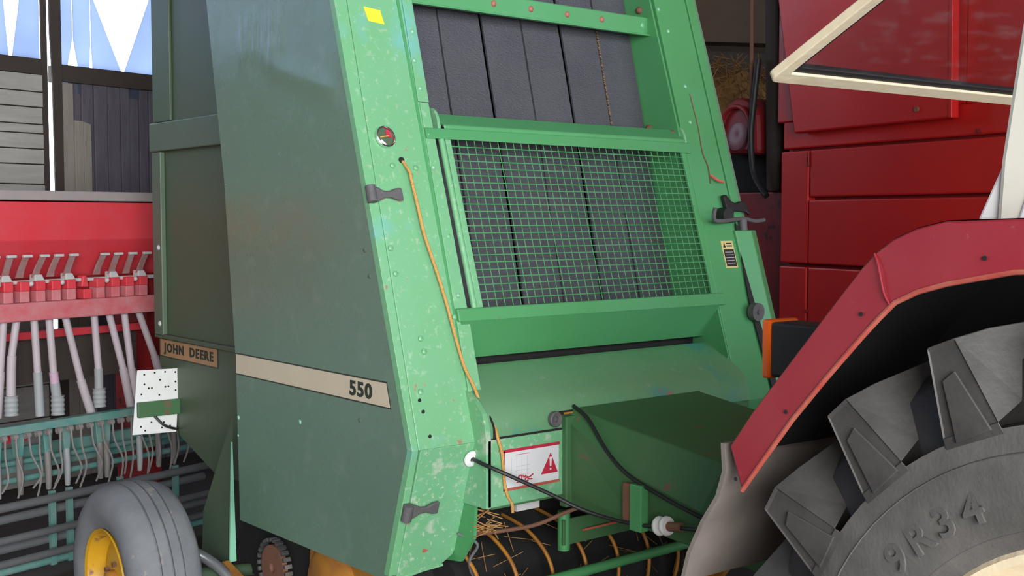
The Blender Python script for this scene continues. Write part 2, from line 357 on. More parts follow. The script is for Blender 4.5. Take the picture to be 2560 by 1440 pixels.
# rest of the back wall, boards in shade behind the baler and the red machine
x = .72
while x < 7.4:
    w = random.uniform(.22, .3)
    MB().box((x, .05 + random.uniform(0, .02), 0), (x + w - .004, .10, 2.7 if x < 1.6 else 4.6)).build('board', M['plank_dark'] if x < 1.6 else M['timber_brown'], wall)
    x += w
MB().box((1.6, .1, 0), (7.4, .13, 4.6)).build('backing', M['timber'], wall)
# timber beam and dark rail seen in the gap right of the baler
bm_ = MB().bar((2.6, 3.2, 3.18), (5.4, 2.6, 3.30), .2, .5).build('trim_1', M['timber_brown']); tag(bm_, 'brown timber tie beam high in the dark gap', kind='structure')
bm_ = MB().bar((2.4, 3.3, 2.84), (5.6, 2.6, 2.90), .12, .16).build('trim_2', M['timber']); tag(bm_, 'dark timber rail below the tie beam', kind='structure')

# ================================================================== ROUND BALER (x across the front, y backwards, z up)
baler = empty('round_baler', (0, 0, 0))
tag(baler, 'large green round baler with slanted front, mesh guard and 550 lettering', 'baler')
SL = .306; ZB = 1.047
def fy(z): return SL * (z - ZB) if z >= ZB else .32 * (ZB - z)
def F(x, z, off=0): return Vector((x, fy(z) + off, z))
NF = Vector((0, -1, SL)).normalized()
def fplate(pts, th=.004, off=0):      # sheet lying in the slanted front plane; pts (x, z); off>0 = set back
    return MB().prism([F(a, b, off) for a, b in pts], (0, th, 0))
G, GP, GS, GD = M['green_front'], M['green_plain'], M['green_side'], M['green_dark']
ZT = 3.0
# near side shield
sh = [(fy(ZT), ZT), (0, ZB), (fy(.64), .64), (.16, .612), (1.164, .604), (1.18, 1.20), (1.259, 1.905), (1.393, 2.605), (1.47, ZT)]
side = MB().prism([(0, a, b) for a, b in sh], (.018, 0, 0)).build('side_shield', GS, baler)
# fold seam across the shield and its round heads
for (yy, zz) in ((.26, 1.658), (.233, 1.576), (.297, 1.106), (.69, 1.047), (1.165, 1.0), (1.17, .93)):
    MB().dome((0, yy, zz), (-1, 0, 0), .009 if zz > .95 else .006, .4).build('rivet', M['green_beam'] if zz > 1.05 else M['green_pale'], side)
# cream stripe with number
stripe = MB().prism([(-.0015, .118, 1.168), (-.0015, 1.178, 1.170), (-.0015, 1.176, 1.243), (-.0015, .140, 1.243)], (.0012, 0, 0)).build('stripe_decal', M['decal_cream'], baler)
MB().prism([(-.001, .112, 1.163), (-.001, 1.183, 1.165), (-.001, 1.181, 1.248), (-.001, .136, 1.248)], (.0008, 0, 0)).build('stripe_border', M['decal_border'], stripe)
me = text_mesh('lettering', '550', .066, M['decal_dark'], .0008, .0022, 1.12)
o = link('lettering', me, stripe); o.matrix_local = frame_matrix((-.0025, .288, 1.2045), (0, -1, 0), (0, 0, 1), 1.28, 1.0)
# front strip of the shield (folded edge)
fplate([(-.001, ZB), (.022, ZB), (.056, ZT), (-.001, ZT)], .03, -.002).build('shield_front_edge', G, baler, .0015)
fplate([(-.001, .63), (.03, .63), (.022, ZB), (-.001, ZB)], .03, -.002).build('shield_front_edge', G, baler, .0015)
# near front column, upper and lower plates
fplate([(.027, ZB), (.262, ZB), (.298, ZT), (.062, ZT)], .02, .003).build('column_plate', G, baler, .003)
lowp = [(.034, ZB), (.262, ZB), (.262, .70), (.245, .655), (.20, .625), (.034, .60)]
MB().prism([F(a, b, .003) for a, b in lowp], (0, .02, 0)).build('column_plate', M['green_worn'], baler, .003)
MB().prism([(.262, fy(ZB) + .003, ZB), (.262, .012, .84), (.262, .02, .73), (.262, .09, .64), (.262, .4, .60), (.262, .6, 2.4), (.262, fy(ZT), ZT)], (-.012, 0, 0)).build('column_inner_wall', GP, baler)
MB().prism([F(.034, .62, .004), F(.215, .63, .004), (.235, .5, .60), (.034, .5, .60)], (0, 0, -.008)).build('column_foot', G, baler)
# flange beside the opening
fplate([(.262, 2.15), (.306, 2.15), (.322, ZT), (.285, ZT)], .006, -.004).build('column_flange', G, baler, .002)
fplate([(.250, ZB + .06), (.300, ZB + .06), (.308, 1.44), (.304, 2.148), (.268, 2.148)], .006, -.003).build('column_flange', G, baler, .002)
for (a, b) in ((.288, 2.393), (.274, 2.291), (.277, 2.195), (.274, 2.037), (.271, 1.927), (.278, 1.508)):
    MB().dome(F(a, b, -.006), NF, .008, .8).build('bolt', M['bolt'], baler)
for (a, b) in ((.288, 1.70), (.252, 1.44), (.115, 1.93), (.205, 1.925), (.178, 1.90), (.052, 1.665), (.054, 1.585), (.105, 1.38), (.11, 1.34), (.07, 1.22)):
    MB().dome(F(a, b, -.001), NF, .010, .5).build('bolt', G, baler)
for (a, b) in ((.060, 1.195), (.066, 1.160), (.075, 1.085), (.30, 1.82)):
    MB().cyl(F(a, b, .0), F(a, b, -.0012), .006, 10).build('bolt_hole', M['dark'], baler)
# gauge
g = MB().lathe([(0, .036), (.010, .036), (.012, .033), (.008, .030), (.004, .030)], F(.103, 2.022, 0), NF, 28).build('gauge', M['chrome'], baler)
MB().lathe([(.003, .031), (.0035, .001)], F(.103, 2.022, 0), NF, 28).build('gauge_face', M['green_gate'], g)
gx = Vector((1, 0, 0)); gz = NF.cross(gx).normalized() * -1; gz = Vector((0, SL, 1)).normalized()
def gp(a, b, h=.0055): return F(.103, 2.022, 0) + gx * a + gz * b + NF * h
MB().prism([gp(.002, .002), gp(.026, -.004), gp(.018, .022), gp(.005, .027)], NF * .0006).build('gauge_sector', M['sticker_red'], g)
MB().prism([gp(-.022, -.019), gp(-.006, -.028), gp(.0, -.026), gp(-.020, -.008)], NF * .0006).build('gauge_sector', M['white'], g)
MB().bar(gp(-.022, -.003, .007), gp(.012, .003, .007), .004, .002, NF).build('gauge_needle', M['twine'], g)
# hole for the twine
MB().lathe([(.0, .011), (.0016, .011), (.0016, .0005)], F(.155, 1.949, .003), NF, 18).build('twine_hole', M['dark'], baler)
# yellow square sticker
fplate([(.112, 2.462), (.176, 2.456), (.184, 2.408), (.122, 2.414)], .0012, .0015).build('square_sticker', M['sticker_yellow'], baler)

def latch(c_, s=1.0):      # rubber hood latch: thick head, waist, flared tail, on a bracket
    x0, z0 = c_
    L_ = MB()
    out = [(-.012, .018), (.012, .024), (.028, .019), (.04, .011), (.066, .010), (.090, .019), (.112, .021), (.112, -.021), (.090, -.019), (.066, -.010), (.04, -.011), (.028, -.019), (.012, -.024), (-.012, -.018)]
    L_.prism([F(x0 + a * s, z0 + b * s, -.022) for a, b in out], (0, .016, 0))
    o = L_.build('rubber_latch', M['grey_rubber'], baler, .005, 3)
    MB().tube([F(x0 - .006, z0 + .026 * s, -.016), F(x0 - .006, z0 - .026 * s, -.016)], .017 * s, 12).build('latch_head', M['grey_rubber'], o)
    MB().box(F(x0 + .03, z0 - .006, -.012) - Vector((.004, 0, 0)), F(x0 + .045, z0 + .012, .002)).build('latch_bracket', M['grey_rubber'], o)
    return o
latch((.010, 1.836)); latch((.020, .847))
# dark opening behind the front: side walls, back and floor of the chamber
MB().prism([(1.53, fy(ZT) + .004, ZT), (1.53, .004, ZB), (1.53, .12, .70), (1.53, .9, .62), (1.53, .95, ZT)], (.010, 0, 0)).build('chamber_wall', GP, baler)
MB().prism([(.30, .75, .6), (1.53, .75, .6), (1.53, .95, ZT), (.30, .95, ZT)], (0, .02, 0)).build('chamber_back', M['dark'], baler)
# belts
def by(z): return .508 + .24 * (z - 2.116)
for i in range(6):
    xr = 1.525 - .199 * i; xl = xr - .188
    dx = (0, .004, -.003, .002, -.004, 0)[i]
    b = MB(); n = 6
    vs = []
    for k in range(n + 1):
        zz = 1.05 + (ZT - 1.05) * k / n
        w = .0015 * math.sin(k * 1.7 + i)
        vs += [(xl + dx + w, by(zz) + .002 * (i % 2), zz), (xr + dx + w, by(zz) + .002 * (i % 2), zz)]
    b.add(vs + [(p[0], p[1] + .009, p[2]) for p in vs], [(2 * k, 2 * k + 1, 2 * k + 3, 2 * k + 2) for k in range(n)] + [(2 * n + 2 + 2 * k, 2 * n + 4 + 2 * k, 2 * n + 5 + 2 * k, 2 * n + 3 + 2 * k) for k in range(n)]
          + [(2 * k, 2 * k + 2, 2 * n + 4 + 2 * k, 2 * n + 2 + 2 * k) for k in range(n)] + [(2 * k + 1, 2 * n + 3 + 2 * k, 2 * n + 5 + 2 * k, 2 * k + 3) for k in range(n)])
    bo = b.build('belt', M['belt'], baler)
    if i == 0:      # frayed pale edge of this belt
        fr = MB()
        for k in range(60):
            zz = 2.05 + k * .009
            fr.bar((xl + .001, by(zz) - .001, zz), (xl - .004 - .004 * random.random(), by(zz) - .003, zz + random.uniform(-.006, .006)), .0035, .003)
        fr.build('frayed_edge', M['straw'], bo)['kind'] = 'stuff'
# upper cross bar in front of the belts
ub = MB()
ub.box((.30, .505, 2.515), (1.545, .513, 2.582)); ub.box((.30, .513, 2.578), (1.545, .56, 2.586)); ub.box((.30, .490, 2.508), (1.545, .513, 2.515))
ub = ub.build('upper_cross_bar', GP, baler, .002)
for xx in (.72, .90, 1.085, 1.27): MB().dome((xx, .505, 2.55), (0, -1, 0), .013, .8).build('bolt', M['rust_bolt'], ub)
MB().dome((1.50, .505, 2.55), (0, -1, 0), .012, .6).build('bolt', G, ub)
# middle roller cover above the mesh guard
rc = MB().prism([(.345, fy(2.07) - .012, 2.060), (.345, fy(2.07) - .012, 2.075), (.345, fy(2.07) + .055, 2.118), (.345, fy(2.07) + .062, 2.112), (.345, fy(2.07) - .002, 2.068)], (1.20, 0, 0)).build('roller_cover', GP, baler, .004)
for xx in (.322, 1.545):
    arc = [(xx, fy(2.09) - .014 + .055 * (1 - math.cos(t)) , 2.05 + .085 * math.sin(t)) for t in [k * math.pi / 2 / 6 for k in range(7)]] + [(xx, fy(2.09) + .055, 2.04)]
    MB().prism(arc, (.012, 0, 0)).build('roller_cover_ear', G, rc)
# mesh guard
gd = MB()
gd.prism([F(.265, 2.026, -.012), F(1.565, 2.020, -.012), F(1.565, 2.062, -.012), F(.265, 2.062, -.012)], (0, .010, 0))
gd = gd.build('mesh_guard', GP, baler, .003)
MB().prism([F(.256, 1.424, -.016), F(1.570, 1.420, -.016), F(1.570, 1.466, -.016), F(.256, 1.466, -.016)], (0, .018, 0)).build('guard_bottom_bar', GP, gd, .004)
MB().tube([F(.338, 1.46, .0), F(.330, 2.03, .0)], .011, 12).build('guard_side_bar', G, gd)
fplate([(.346, 1.46), (.372, 1.46), (.366, 2.03), (.344, 2.03)], .008, -.006).build('guard_side_bar', G, gd, .002)
fplate([(1.508, 1.46), (1.535, 1.46), (1.538, 2.03), (1.512, 2.03)], .012, -.006).build('guard_side_bar', GP, gd, .002)
zw0, zw1, xw0, xw1 = 1.466, 2.026, .366, 1.515
nx, nz = 33, 23
wv = MB().tube([F(0, zw0, 0), F(0, zw1, 0)], .0016, 6).mesh('wire', GP)
wh = MB().tube([(xw0, 0, 0), (xw1, 0, 0)], .0020, 6).mesh('wire', M['green_plain'])
for i in range(1, nx):
    o = link('wire', wv, gd); o.location = (xw0 + (xw1 - xw0) * i / nx, 0, 0)
for j in range(1, nz):
    zz = zw0 + (zw1 - zw0) * j / nz
    o = link('wire', wh, gd); o.location = (0, fy(zz) - .004, zz); o.scale = (1, 1, 1)
# plate sloping inward below the guard
yb = fy(1.424)
MB().prism([(.27, yb - .014, 1.426), (1.53, yb - .014, 1.422), (1.53, .188, 1.292), (.27, .188, 1.292)], (0, .005, .003)).build('sloping_plate', GP, baler)
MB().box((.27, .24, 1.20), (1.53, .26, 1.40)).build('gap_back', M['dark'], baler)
# rounded lower cover
prof = [(.175, 1.268), (.150, 1.262), (.06, 1.215), (.0, 1.178), (-.035, 1.145), (-.050, 1.10), (-.052, 1.064)]
cv = MB()
vs = [(.262, a, b) for a, b in prof] + [(1.53, a, b) for a, b in prof]; n = len(prof)
cv.add(vs + [(x_, y_ + .006, z_ - .004) for x_, y_, z_ in vs], [(i, i + 1, n + i + 1, n + i) for i in range(n - 1)] + [(2 * n + i, 3 * n + i, 3 * n + i + 1, 2 * n + i + 1) for i in range(n - 1)] + [(0, n, 3 * n, 2 * n), (n - 1, 3 * n - 1, 4 * n - 1, 2 * n - 1)], True)
cv = cv.build('lower_cover', M['green_cover'], baler)
MB().tube(smooth_path([(.275, .03, 1.19), (.272, -.03, 1.14), (.274, -.056, 1.10), (.275, -.057, 1.066)]), .0035, 6).build('door_gap', M['dark'], cv)
MB().box((.275, -.058, 1.060), (.56, -.048, 1.066)).build('door_gap', M['dark'], cv)
MB().box((.555, -.056, 1.108), (.655, -.046, 1.120)).build('slot', M['dark'], cv)
MB().box((.57, -.058, 1.110), (.62, -.052, 1.116)).build('slot_spring', M['yellow_dirty'], cv)
MB().box((.655, -.058, 1.119), (1.24, -.050, 1.124)).build('door_gap', M['dark'], cv)
MB().box((1.235, -.058, 1.085), (1.242, -.050, 1.124)).build('door_gap', M['dark'], cv)
# lower front panel with the warning sticker
MB().prism([(.243, .12, .842), (.243, -.055, .842), (.243, -.055, 1.06), (.243, -.05, 1.10), (.243, -.035, 1.143), (.243, 0, 1.176), (.243, .06, 1.213), (.243, .12, 1.24)], (.02, 0, 0)).build('panel_return', M['green_worn'], baler)
lp = MB().box((.250, -.055, .842), (.60, -.048, 1.060)).build('lower_panel', M['green_worn'], baler, .003)
MB().box((1.24, -.05, .80), (1.53, -.044, 1.062)).build('lower_panel', GD, baler, .003)
MB().prism([(1.36, -.052, 1.035), (1.43, -.052, 1.045), (1.425, -.052, 1.005)], (0, .002, 0)).build('triangle_sticker', M['sticker_white'], baler)
sk = MB().box((.318, -.0565, .897), (.548, -.0552, 1.012)).build('warning_sticker', M['sticker_white'], baler)
ysk = -.0572
def flat(pts, name, m_, par, y_=ysk, th=.0006): return MB().prism([(a, y_, b) for a, b in pts], (0, th, 0)).build(name, m_, par)
flat([(.312, 1.012), (.552, 1.012), (.552, 1.022), (.312, 1.022)], 'sticker_border', M['sticker_red'], sk)
flat([(.312, .888), (.552, .888), (.552, .8965), (.312, .8965)], 'sticker_border', M['fender_edge'], sk)
flat([(.312, .89), (.3175, .89), (.3175, 1.018), (.312, 1.018)], 'sticker_border', M['sticker_red'], sk)
flat([(.470, .922), (.543, .922), (.512, .990)], 'warning_triangle', M['sticker_red'], sk)
flat([(.508, .945), (.514, .945), (.517, .976), (.506, .976)], 'exclamation_mark', M['sticker_white'], sk, ysk - .0008)
flat([(.508, .932), (.514, .932), (.514, .939), (.508, .939)], 'exclamation_mark', M['sticker_white'], sk, ysk - .0008)
for (a, b) in ((.36, 1.0), (.36, .962), (.36, .948), (.36, .934)):
    flat([(a, b), (a + .062, b), (a + .062, b + .0012), (a, b + .0012)], 'printed_line', M['sticker_red'] if b > .99 else M['sticker_grey'], sk)
for k in range(4): flat([(.345 + .022 * k, .93), (.3462 + .022 * k, .93), (.3462 + .022 * k, .995), (.345 + .022 * k, .995)], 'printed_line', M['sticker_grey'], sk)
for path in ([(.372, .928), (.384, .932), (.388, .924), (.382, .914), (.366, .910)], [(.380, .924), (.372, .916)], [(.392, .932), (.398, .924), (.406, .930)],
             [(.436, .930), (.420, .922), (.408, .924), (.418, .916), (.432, .914)], [(.410, .926), (.402, .916), (.404, .910), (.416, .912)]):
    MB().tube(smooth_path([(a, ysk, b) for a, b in path], 4), .0022, 5).build('red_scribble', M['sticker_red'], sk)
# rubber grommet cap, rusty post, seam rods beside the twine
gr = MB().lathe([(0, .026), (.012, .026), (.016, .022), (.012, .010), (.004, .009), (.004, .001)], (.528, -.055, 1.099), (0, -1, 0), 22).build('rubber_cap', M['grey_rubber'], baler)
MB().box((.565, -.075, .80), (.615, -.040, 1.105)).build('front_post', GD, baler, .004)
MB().tube([F(.250, 1.17, -.006), F(.256, 1.06, -.006)], .005, 8).build('guide_rod', M['green_pale'], baler)
MB().cyl(F(.262, 1.055, -.03), F(.262, 1.02, -.04), .012, 10).build('twine_eye', GP, baler)
# white grommet for the control cable
MB().lathe([(0, .027), (.006, .027), (.010, .022), (.010, .009), (.003, .008)], F(.235, .995, -.004), (0, -1, -.3), 24).build('cable_grommet', M['white'], baler)

# far front column
fplate([(1.535, .70), (1.745, .70), (1.745, ZB), (1.535, ZB)], .02, .002).build('column_plate', GP, baler, .003)
fplate([(1.535, ZB), (1.745, ZB), (1.750, ZT), (1.560, ZT)], .02, .0).build('column_plate', GP, baler, .003)
fplate([(1.752, ZB), (1.803, ZB), (1.81, ZT), (1.757, ZT)], .02, -.002).build('column_edge', GP, baler, .003)
fplate([(1.752, .70), (1.803, .70), (1.803, ZB), (1.752, ZB)], .02, -.002).build('column_edge', GP, baler, .003)
MB().prism([(1.80, fy(ZT), ZT), (1.80, 0, ZB), (1.80, .11, .7), (1.80, 1.16, .604), (1.80, 1.47, ZT)], (.018, 0, 0)).build('side_shield', GS, baler)
for (a, b) in ((1.60, 2.53), (1.63, 2.30), (1.61, 2.15), (1.57, 2.62)): MB().dome(F(a, b, -.001), NF, .008, .5).build('bolt', M['bolt'], baler)
for (a, b, c_) in ((1.528, .47, 2.10), (1.528, .49, 2.13), (1.528, .36, 2.10), (1.528, .55, 2.62)):
    MB().dome((a, b, c_), (-1, 0, 0), .016, .9).build('chamber_bolt', M['rust'], baler)
# warning label
wl = fplate([(1.632, 1.668), (1.704, 1.668), (1.704, 1.560), (1.632, 1.560)], .0012, -.0016).build('warning_label', M['sticker_cream'], baler)
fplate([(1.638, 1.634), (1.699, 1.634), (1.699, 1.566), (1.638, 1.566)], .001, -.0026).build('label_text_block', M['sticker_black'], wl)
fplate([(1.640, 1.642), (1.656, 1.642), (1.648, 1.662)], .001, -.0026).build('label_triangle', M['sticker_black'], wl)
for k in range(5): fplate([(1.643, 1.624 - k * .011), (1.692, 1.624 - k * .011), (1.692, 1.6215 - k * .011), (1.643, 1.6215 - k * .011)], .001, -.0032).build('label_text_line', M['sticker_grey'], wl)
for k in range(2): fplate([(1.662, 1.660 - k * .010), (1.695, 1.660 - k * .010), (1.695, 1.655 - k * .010), (1.662, 1.655 - k * .010)], .001, -.0026).build('label_text_line', M['sticker_black'], wl)
# rust streaks: red twine scraps caught on the far column
MB().tube(smooth_path([F(1.645, 2.27, -.002), F(1.65, 2.13, -.002), F(1.642, 2.03, -.003), F(1.655, 1.97, -.004), F(1.648, 1.90, -.004)]), .0022, 6).build('rust_streak_wire', M['rust'], baler)
MB().tube([F(1.655, 1.935, -.006), F(1.672, 1.915, -.02), F(1.70, 1.905, -.03)], .0055, 6).build('red_rope_scrap', M['twine_red'], baler)
# far rubber latch, with the crank of the parking jack behind it
lt = MB()
lt.prism([F(1.70 + a, 1.80 + b, -.03) for a, b in [(-.02, .05), (.0, .055), (.022, .03), (.05, .018), (.08, .028), (.11, .03), (.12, -.03), (.10, -.015), (.06, -.012), (.03, -.012), (.012, -.03), (.01, -.06), (-.012, -.06)]], (0, .018, 0))
lt.build('rubber_latch', M['black'], baler, .004)
MB().cyl(F(1.665, 1.772, -.004), F(1.665, 1.772, -.045), .03, 14).build('latch_knob', M['black'], baler)
# dark drive strap and tension roller at the outer edge
MB().prism([F(1.735, 1.74, -.012), F(1.785, 1.70, -.012), F(1.765, 1.05, -.012), F(1.735, 1.05, -.012), F(1.712, 1.40, -.012)], (0, .004, 0)).build('drive_strap', M['black'], baler)
rl = MB().lathe([(-.012, .006), (-.012, .036), (.016, .036), (.016, .010), (.022, .010), (.022, .001)], F(1.715, 1.385, -.03), (0, -1, 0), 24).build('tension_roller', M['grey_rubber'], baler)

# rear gate behind the side shield
GG = M['green_gate']
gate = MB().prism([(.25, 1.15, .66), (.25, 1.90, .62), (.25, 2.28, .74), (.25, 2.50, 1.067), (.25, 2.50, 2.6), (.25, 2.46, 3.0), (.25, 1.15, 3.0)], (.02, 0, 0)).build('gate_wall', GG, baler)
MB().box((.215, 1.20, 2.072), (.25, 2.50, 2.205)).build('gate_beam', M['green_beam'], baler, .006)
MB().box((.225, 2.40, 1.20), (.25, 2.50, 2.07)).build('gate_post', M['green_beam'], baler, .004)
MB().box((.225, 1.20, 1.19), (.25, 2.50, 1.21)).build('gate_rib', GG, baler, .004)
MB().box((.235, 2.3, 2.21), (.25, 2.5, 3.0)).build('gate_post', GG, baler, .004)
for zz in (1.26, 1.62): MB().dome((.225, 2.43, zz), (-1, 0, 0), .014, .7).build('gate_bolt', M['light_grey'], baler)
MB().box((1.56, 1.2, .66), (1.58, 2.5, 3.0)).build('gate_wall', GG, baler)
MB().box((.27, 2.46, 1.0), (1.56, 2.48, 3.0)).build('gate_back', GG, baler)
MB().box((.0, fy(ZT) - .0, ZT), (1.81, 2.45, ZT + .02)).build('top_plate', GP, baler)
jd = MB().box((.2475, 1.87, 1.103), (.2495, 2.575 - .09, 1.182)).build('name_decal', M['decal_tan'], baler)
MB().box((.2482, 1.86, 1.097), (.2498, 2.492, 1.188)).build('decal_border', M['decal_border'], jd)
for word_, yc_ in (('JOHN', 2.325), ('DEERE', 2.030)):
    me = text_mesh('lettering', word_, .058, M['decal_dark'], .0008, .0022, 1.22)
    o = link('lettering', me, jd); o.matrix_local = frame_matrix((.2465, yc_, 1.143), (0, -1, 0), (0, 0, 1), 1.30, 1.0)
# guard plate, folded edge painted pale as lit, in front of the gate foot
MB().prism([(.10, 1.43, .95), (.10, 1.71, .52), (.10, 1.73, .34), (.10, 1.46, .34)], (.006, 0, 0)).build('guard_plate', M['green_gate'], baler)
MB().prism([(.085, 1.402, .86), (.089, 1.402, .86), (.118, 1.44, .36), (.088, 1.44, .36)], (0, .008, 0)).build('guard_plate_edge', M['green_pale'], baler)
# underside of the drive: sprocket, chain, yellow shields
sp = MB().lathe([(-.01, .02), (-.01, .088), (.01, .088), (.01, .02)], (.10, 1.08, .42), (1, 0, 0), 26, False, True).build('sprocket', M['rust'], baler)
lk = MB().box((-.015, -.0075, -.006), (.015, .0075, .006)).mesh('chain_link', M['steel'])
for k in range(26):
    a = 2 * math.pi * k / 26
    o = link('chain_link', lk, sp); o.location = (.10, 1.08 + .108 * math.cos(a), .42 + .108 * math.sin(a)); o.rotation_euler = (a + math.pi / 2, 0, 0)
lathe_c = (.16, .76, .40)
MB().lathe([(-.02, .001), (-.02, .14), (.0, .165), (.03, .165)], lathe_c, (1, 0, 0), 30).build('chain_shield', M['yellow_dirty'], baler)
MB().prism([(.17, .30, .36), (.17, .70, .30), (.17, .95, .36), (.17, .92, .56), (.17, .30, .58)], (.01, 0, 0)).build('chain_shield', M['yellow_dirty'], baler)
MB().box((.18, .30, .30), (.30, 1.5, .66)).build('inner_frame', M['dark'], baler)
MB().bar((.06, 1.43, .345), (.06, 1.25, .30), .03, .06).build('axle_bracket', M['yellow_dirty'], baler)
MB().tube(smooth_path([(-.12, 1.42, .46), (-.05, 1.38, .42), (.03, 1.36, .34), (.06, 1.34, .26)]), .022, 10).build('axle_hose', M['pipe'], baler)
MB().tube([(-.25, 1.45, .35), (.3, 1.45, .30), (1.7, 1.45, .30)], .026, 14).build('axle', M['green_gate'], baler)

def baler_wheel(xo, sgn):
    c_ = (xo, 1.45, .372); r = .372
    P = [(.055, .190), (.02, .205), (.0, .245), (-.006, .285), (.004, .325), (.022, .350), (.045, .361)]
    tread = []
    for (a, b) in ((.045, .0), (.085, .0), (.085, -.009), (.093, -.009), (.093, .002), (.130, .003), (.130, -.008), (.138, -.008), (.138, .003), (.172, .002), (.172, -.009), (.180, -.009), (.180, 0), (.222, -.004)): tread.append((a, .370 + b - .9 * (a - .133) ** 2))
    P = P[:-1] + tread + [(.245, .350), (.262, .325), (.272, .285), (.266, .245), (.246, .205), (.21, .190)]
    w = MB().lathe(P, c_, (sgn, 0, 0), 64).build('wheel_tyre', M['tyre_grey'], baler)
    rim = MB().lathe([(.03, .196), (.012, .208), (.006, .206), (.012, .192), (.050, .180), (.075, .165), (.060, .120), (.050, .09), (.050, .001)], c_, (sgn, 0, 0), 48).build('wheel_rim', M['yellow'], baler)
    for k in range(5):
        a = 2 * math.pi * k / 5 + .5
        MB().cyl((xo + sgn * .058, 1.45 + .07 * math.cos(a), .372 + .07 * math.sin(a)), (xo + sgn * .035, 1.45 + .07 * math.cos(a), .372 + .07 * math.sin(a)), .011, 6).build('wheel_nut', M['rust'], rim)
    MB().lathe([(.052, .045), (.02, .042), (.015, .03), (.015, .001)], c_, (sgn, 0, 0), 20).build('hub', M['yellow_dirty'], rim)
baler_wheel(-.432, 1)

# perforated white plate on a green bar, at the foot of the gate
wp = MB().prism([(.058, 2.30, 1.062), (.262, 2.30, 1.056), (.240, 2.30, .758), (.030, 2.30, .766)], (0, .004, 0)).build('marker_plate', M['white'], baler)
for (a, b) in ((.09, 1.04), (.14, 1.045), (.19, 1.045), (.24, 1.04), (.09, .995), (.165, 1.01), (.24, .995), (.11, .975), (.125, .975), (.19, .975), (.205, .975), (.075, .95), (.24, .955), (.16, .94), (.07, .80), (.12, .815), (.18, .81), (.09, .78), (.17, .785), (.21, .79)):
    MB().cyl((a, 2.2995, b), (a, 2.2985, b), .0045, 8).build('plate_hole', M['dark'], wp)
MB().box((.05, 2.275, .845), (.252, 2.297, .915)).build('plate_bar', GD, wp, .003)
MB().tube(smooth_path([(.13, 2.285, .845), (.17, 2.27, .80), (.235, 2.28, .775), (.26, 2.35, .78)]), .006, 6).build('plate_cable', M['black'], wp)

# tongue hood
tg = MB()
def tri_strip(L1, L2, thick): pass
topL = [(.618, -.045, 1.126), (.600, -.40, 1.088), (.605, -.72, 1.047), (.70, -1.15, .93)]
topR = [(1.242, -.045, 1.126), (1.22, -.40, 1.085), (1.20, -.72, 1.040), (1.10, -1.15, .93)]
mid = [(.585, -.045, 1.09), (.560, -.38, .965), (.565, -.66, .900), (.68, -1.15, .80)]
botL = [(.592, -.045, .80), (.575, -.38, .80), (.585, -.70, .775), (.69, -1.15, .68)]
botR = [(1.25, -.045, .80), (1.235, -.38, .80), (1.215, -.70, .775), (1.11, -1.15, .68)]
secs = [[topL[i], mid[i], botL[i], botR[i], topR[i]] for i in range(4)]
vs = [p for s_ in secs for p in s_]
fs = [(i * 5 + k, i * 5 + (k + 1) % 5, (i + 1) * 5 + (k + 1) % 5, (i + 1) * 5 + k) for i in range(3) for k in range(5)] + [(0, 1, 2, 3, 4), (19, 18, 17, 16, 15)]
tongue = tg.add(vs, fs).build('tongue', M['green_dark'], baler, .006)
MB().bar((.88, -1.1, .78), (.88, -1.45, .60), .14, .12).build('hitch_beam', GD, baler, .01)
MB().box((.528, -.455, .80), (.562, -.405, .945)).build('tongue_bracket', GP, baler, .004)
MB().box((.540, -.40, .81), (.566, -.36, .94)).build('tongue_bracket', M['rust'], baler, .006)
# black hose lying along the hood
MB().tube(smooth_path([(.62, -.05, 1.132), (.592, -.15, 1.105), (.570, -.26, 1.02), (.548, -.38, .965), (.548, -.52, .925), (.552, -.66, .893), (.60, -.95, .82)]), .0065, 8).build('hydraulic_hose', M['black'], baler)

# control cable with white ferrules
cable = MB().tube(smooth_path([F(.235, .995, -.01), (.228, -.07, .988), (.27, -.125, .962), (.40, -.19, .89), (.47, -.25, .845), (.52, -.34, .822), (.54, -.45, .822), (.53, -.56, .842), (.53, -.70, .86)]), .0065, 8)
cable = cable.build('control_cable', M['black'], baler)
for yy in (-.532, -.560):
    MB().lathe([(-.008, .012), (-.008, .027), (.0, .030), (.008, .027), (.008, .012)], (.531, yy, .838 + (-.53 - yy) * .2), (0, -1, .2), 22, True, True).build('white_ferrule', M['white'], cable)
MB().cyl((.531, -.52, .836), (.531, -.62, .852), .014, 12).build('ferrule_core', M['rust'], cable)

# pick-up below the front: bands, guard bar, links, dark drum
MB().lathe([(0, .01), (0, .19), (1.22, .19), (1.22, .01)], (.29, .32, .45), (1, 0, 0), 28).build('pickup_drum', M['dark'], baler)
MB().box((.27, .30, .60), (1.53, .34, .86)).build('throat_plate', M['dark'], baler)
for k, xx in enumerate([.285 + .155 * i for i in range(8)]):
    p = smooth_path([(xx, .30, .700), (xx, .16, .672), (xx, .05, .60), (xx, .02, .50), (xx, .06, .38), (xx, .2, .28)], 4)
    MB().tube(p, .0065, 6).build('pickup_band', M['yellow_dirty'], baler)
MB().tube([(.30, -.02, .545), (1.45, -.02, .555)], .018, 12).build('wind_guard_bar', GP, baler)
MB().tube(smooth_path([(.27, .05, .735), (.50, .03, .728), (.60, -.02, .765), (.66, -.06, .79)]), .007, 8).build('crop_guide_rod', M['rust'], baler)
MB().cyl((.640, .02, .76), (.640, .02, .625), .022, 14).build('guard_link', GP, baler)
MB().box((.62, .0, .645), (1.0, .012, .735)).build('guard_flap', GD, baler, .003)
MB().tube([(.70, -.012, .69), (.86, -.015, .692)], .004, 6).build('red_pin', M['twine_red'], baler)
MB().box((.43, .02, .79), (.53, .05, .83)).build('small_bracket', M['light_grey'], baler)
MB().box((.27, -.05, .835), (.60, .25, .85)).build('belly_plate', GD, baler)
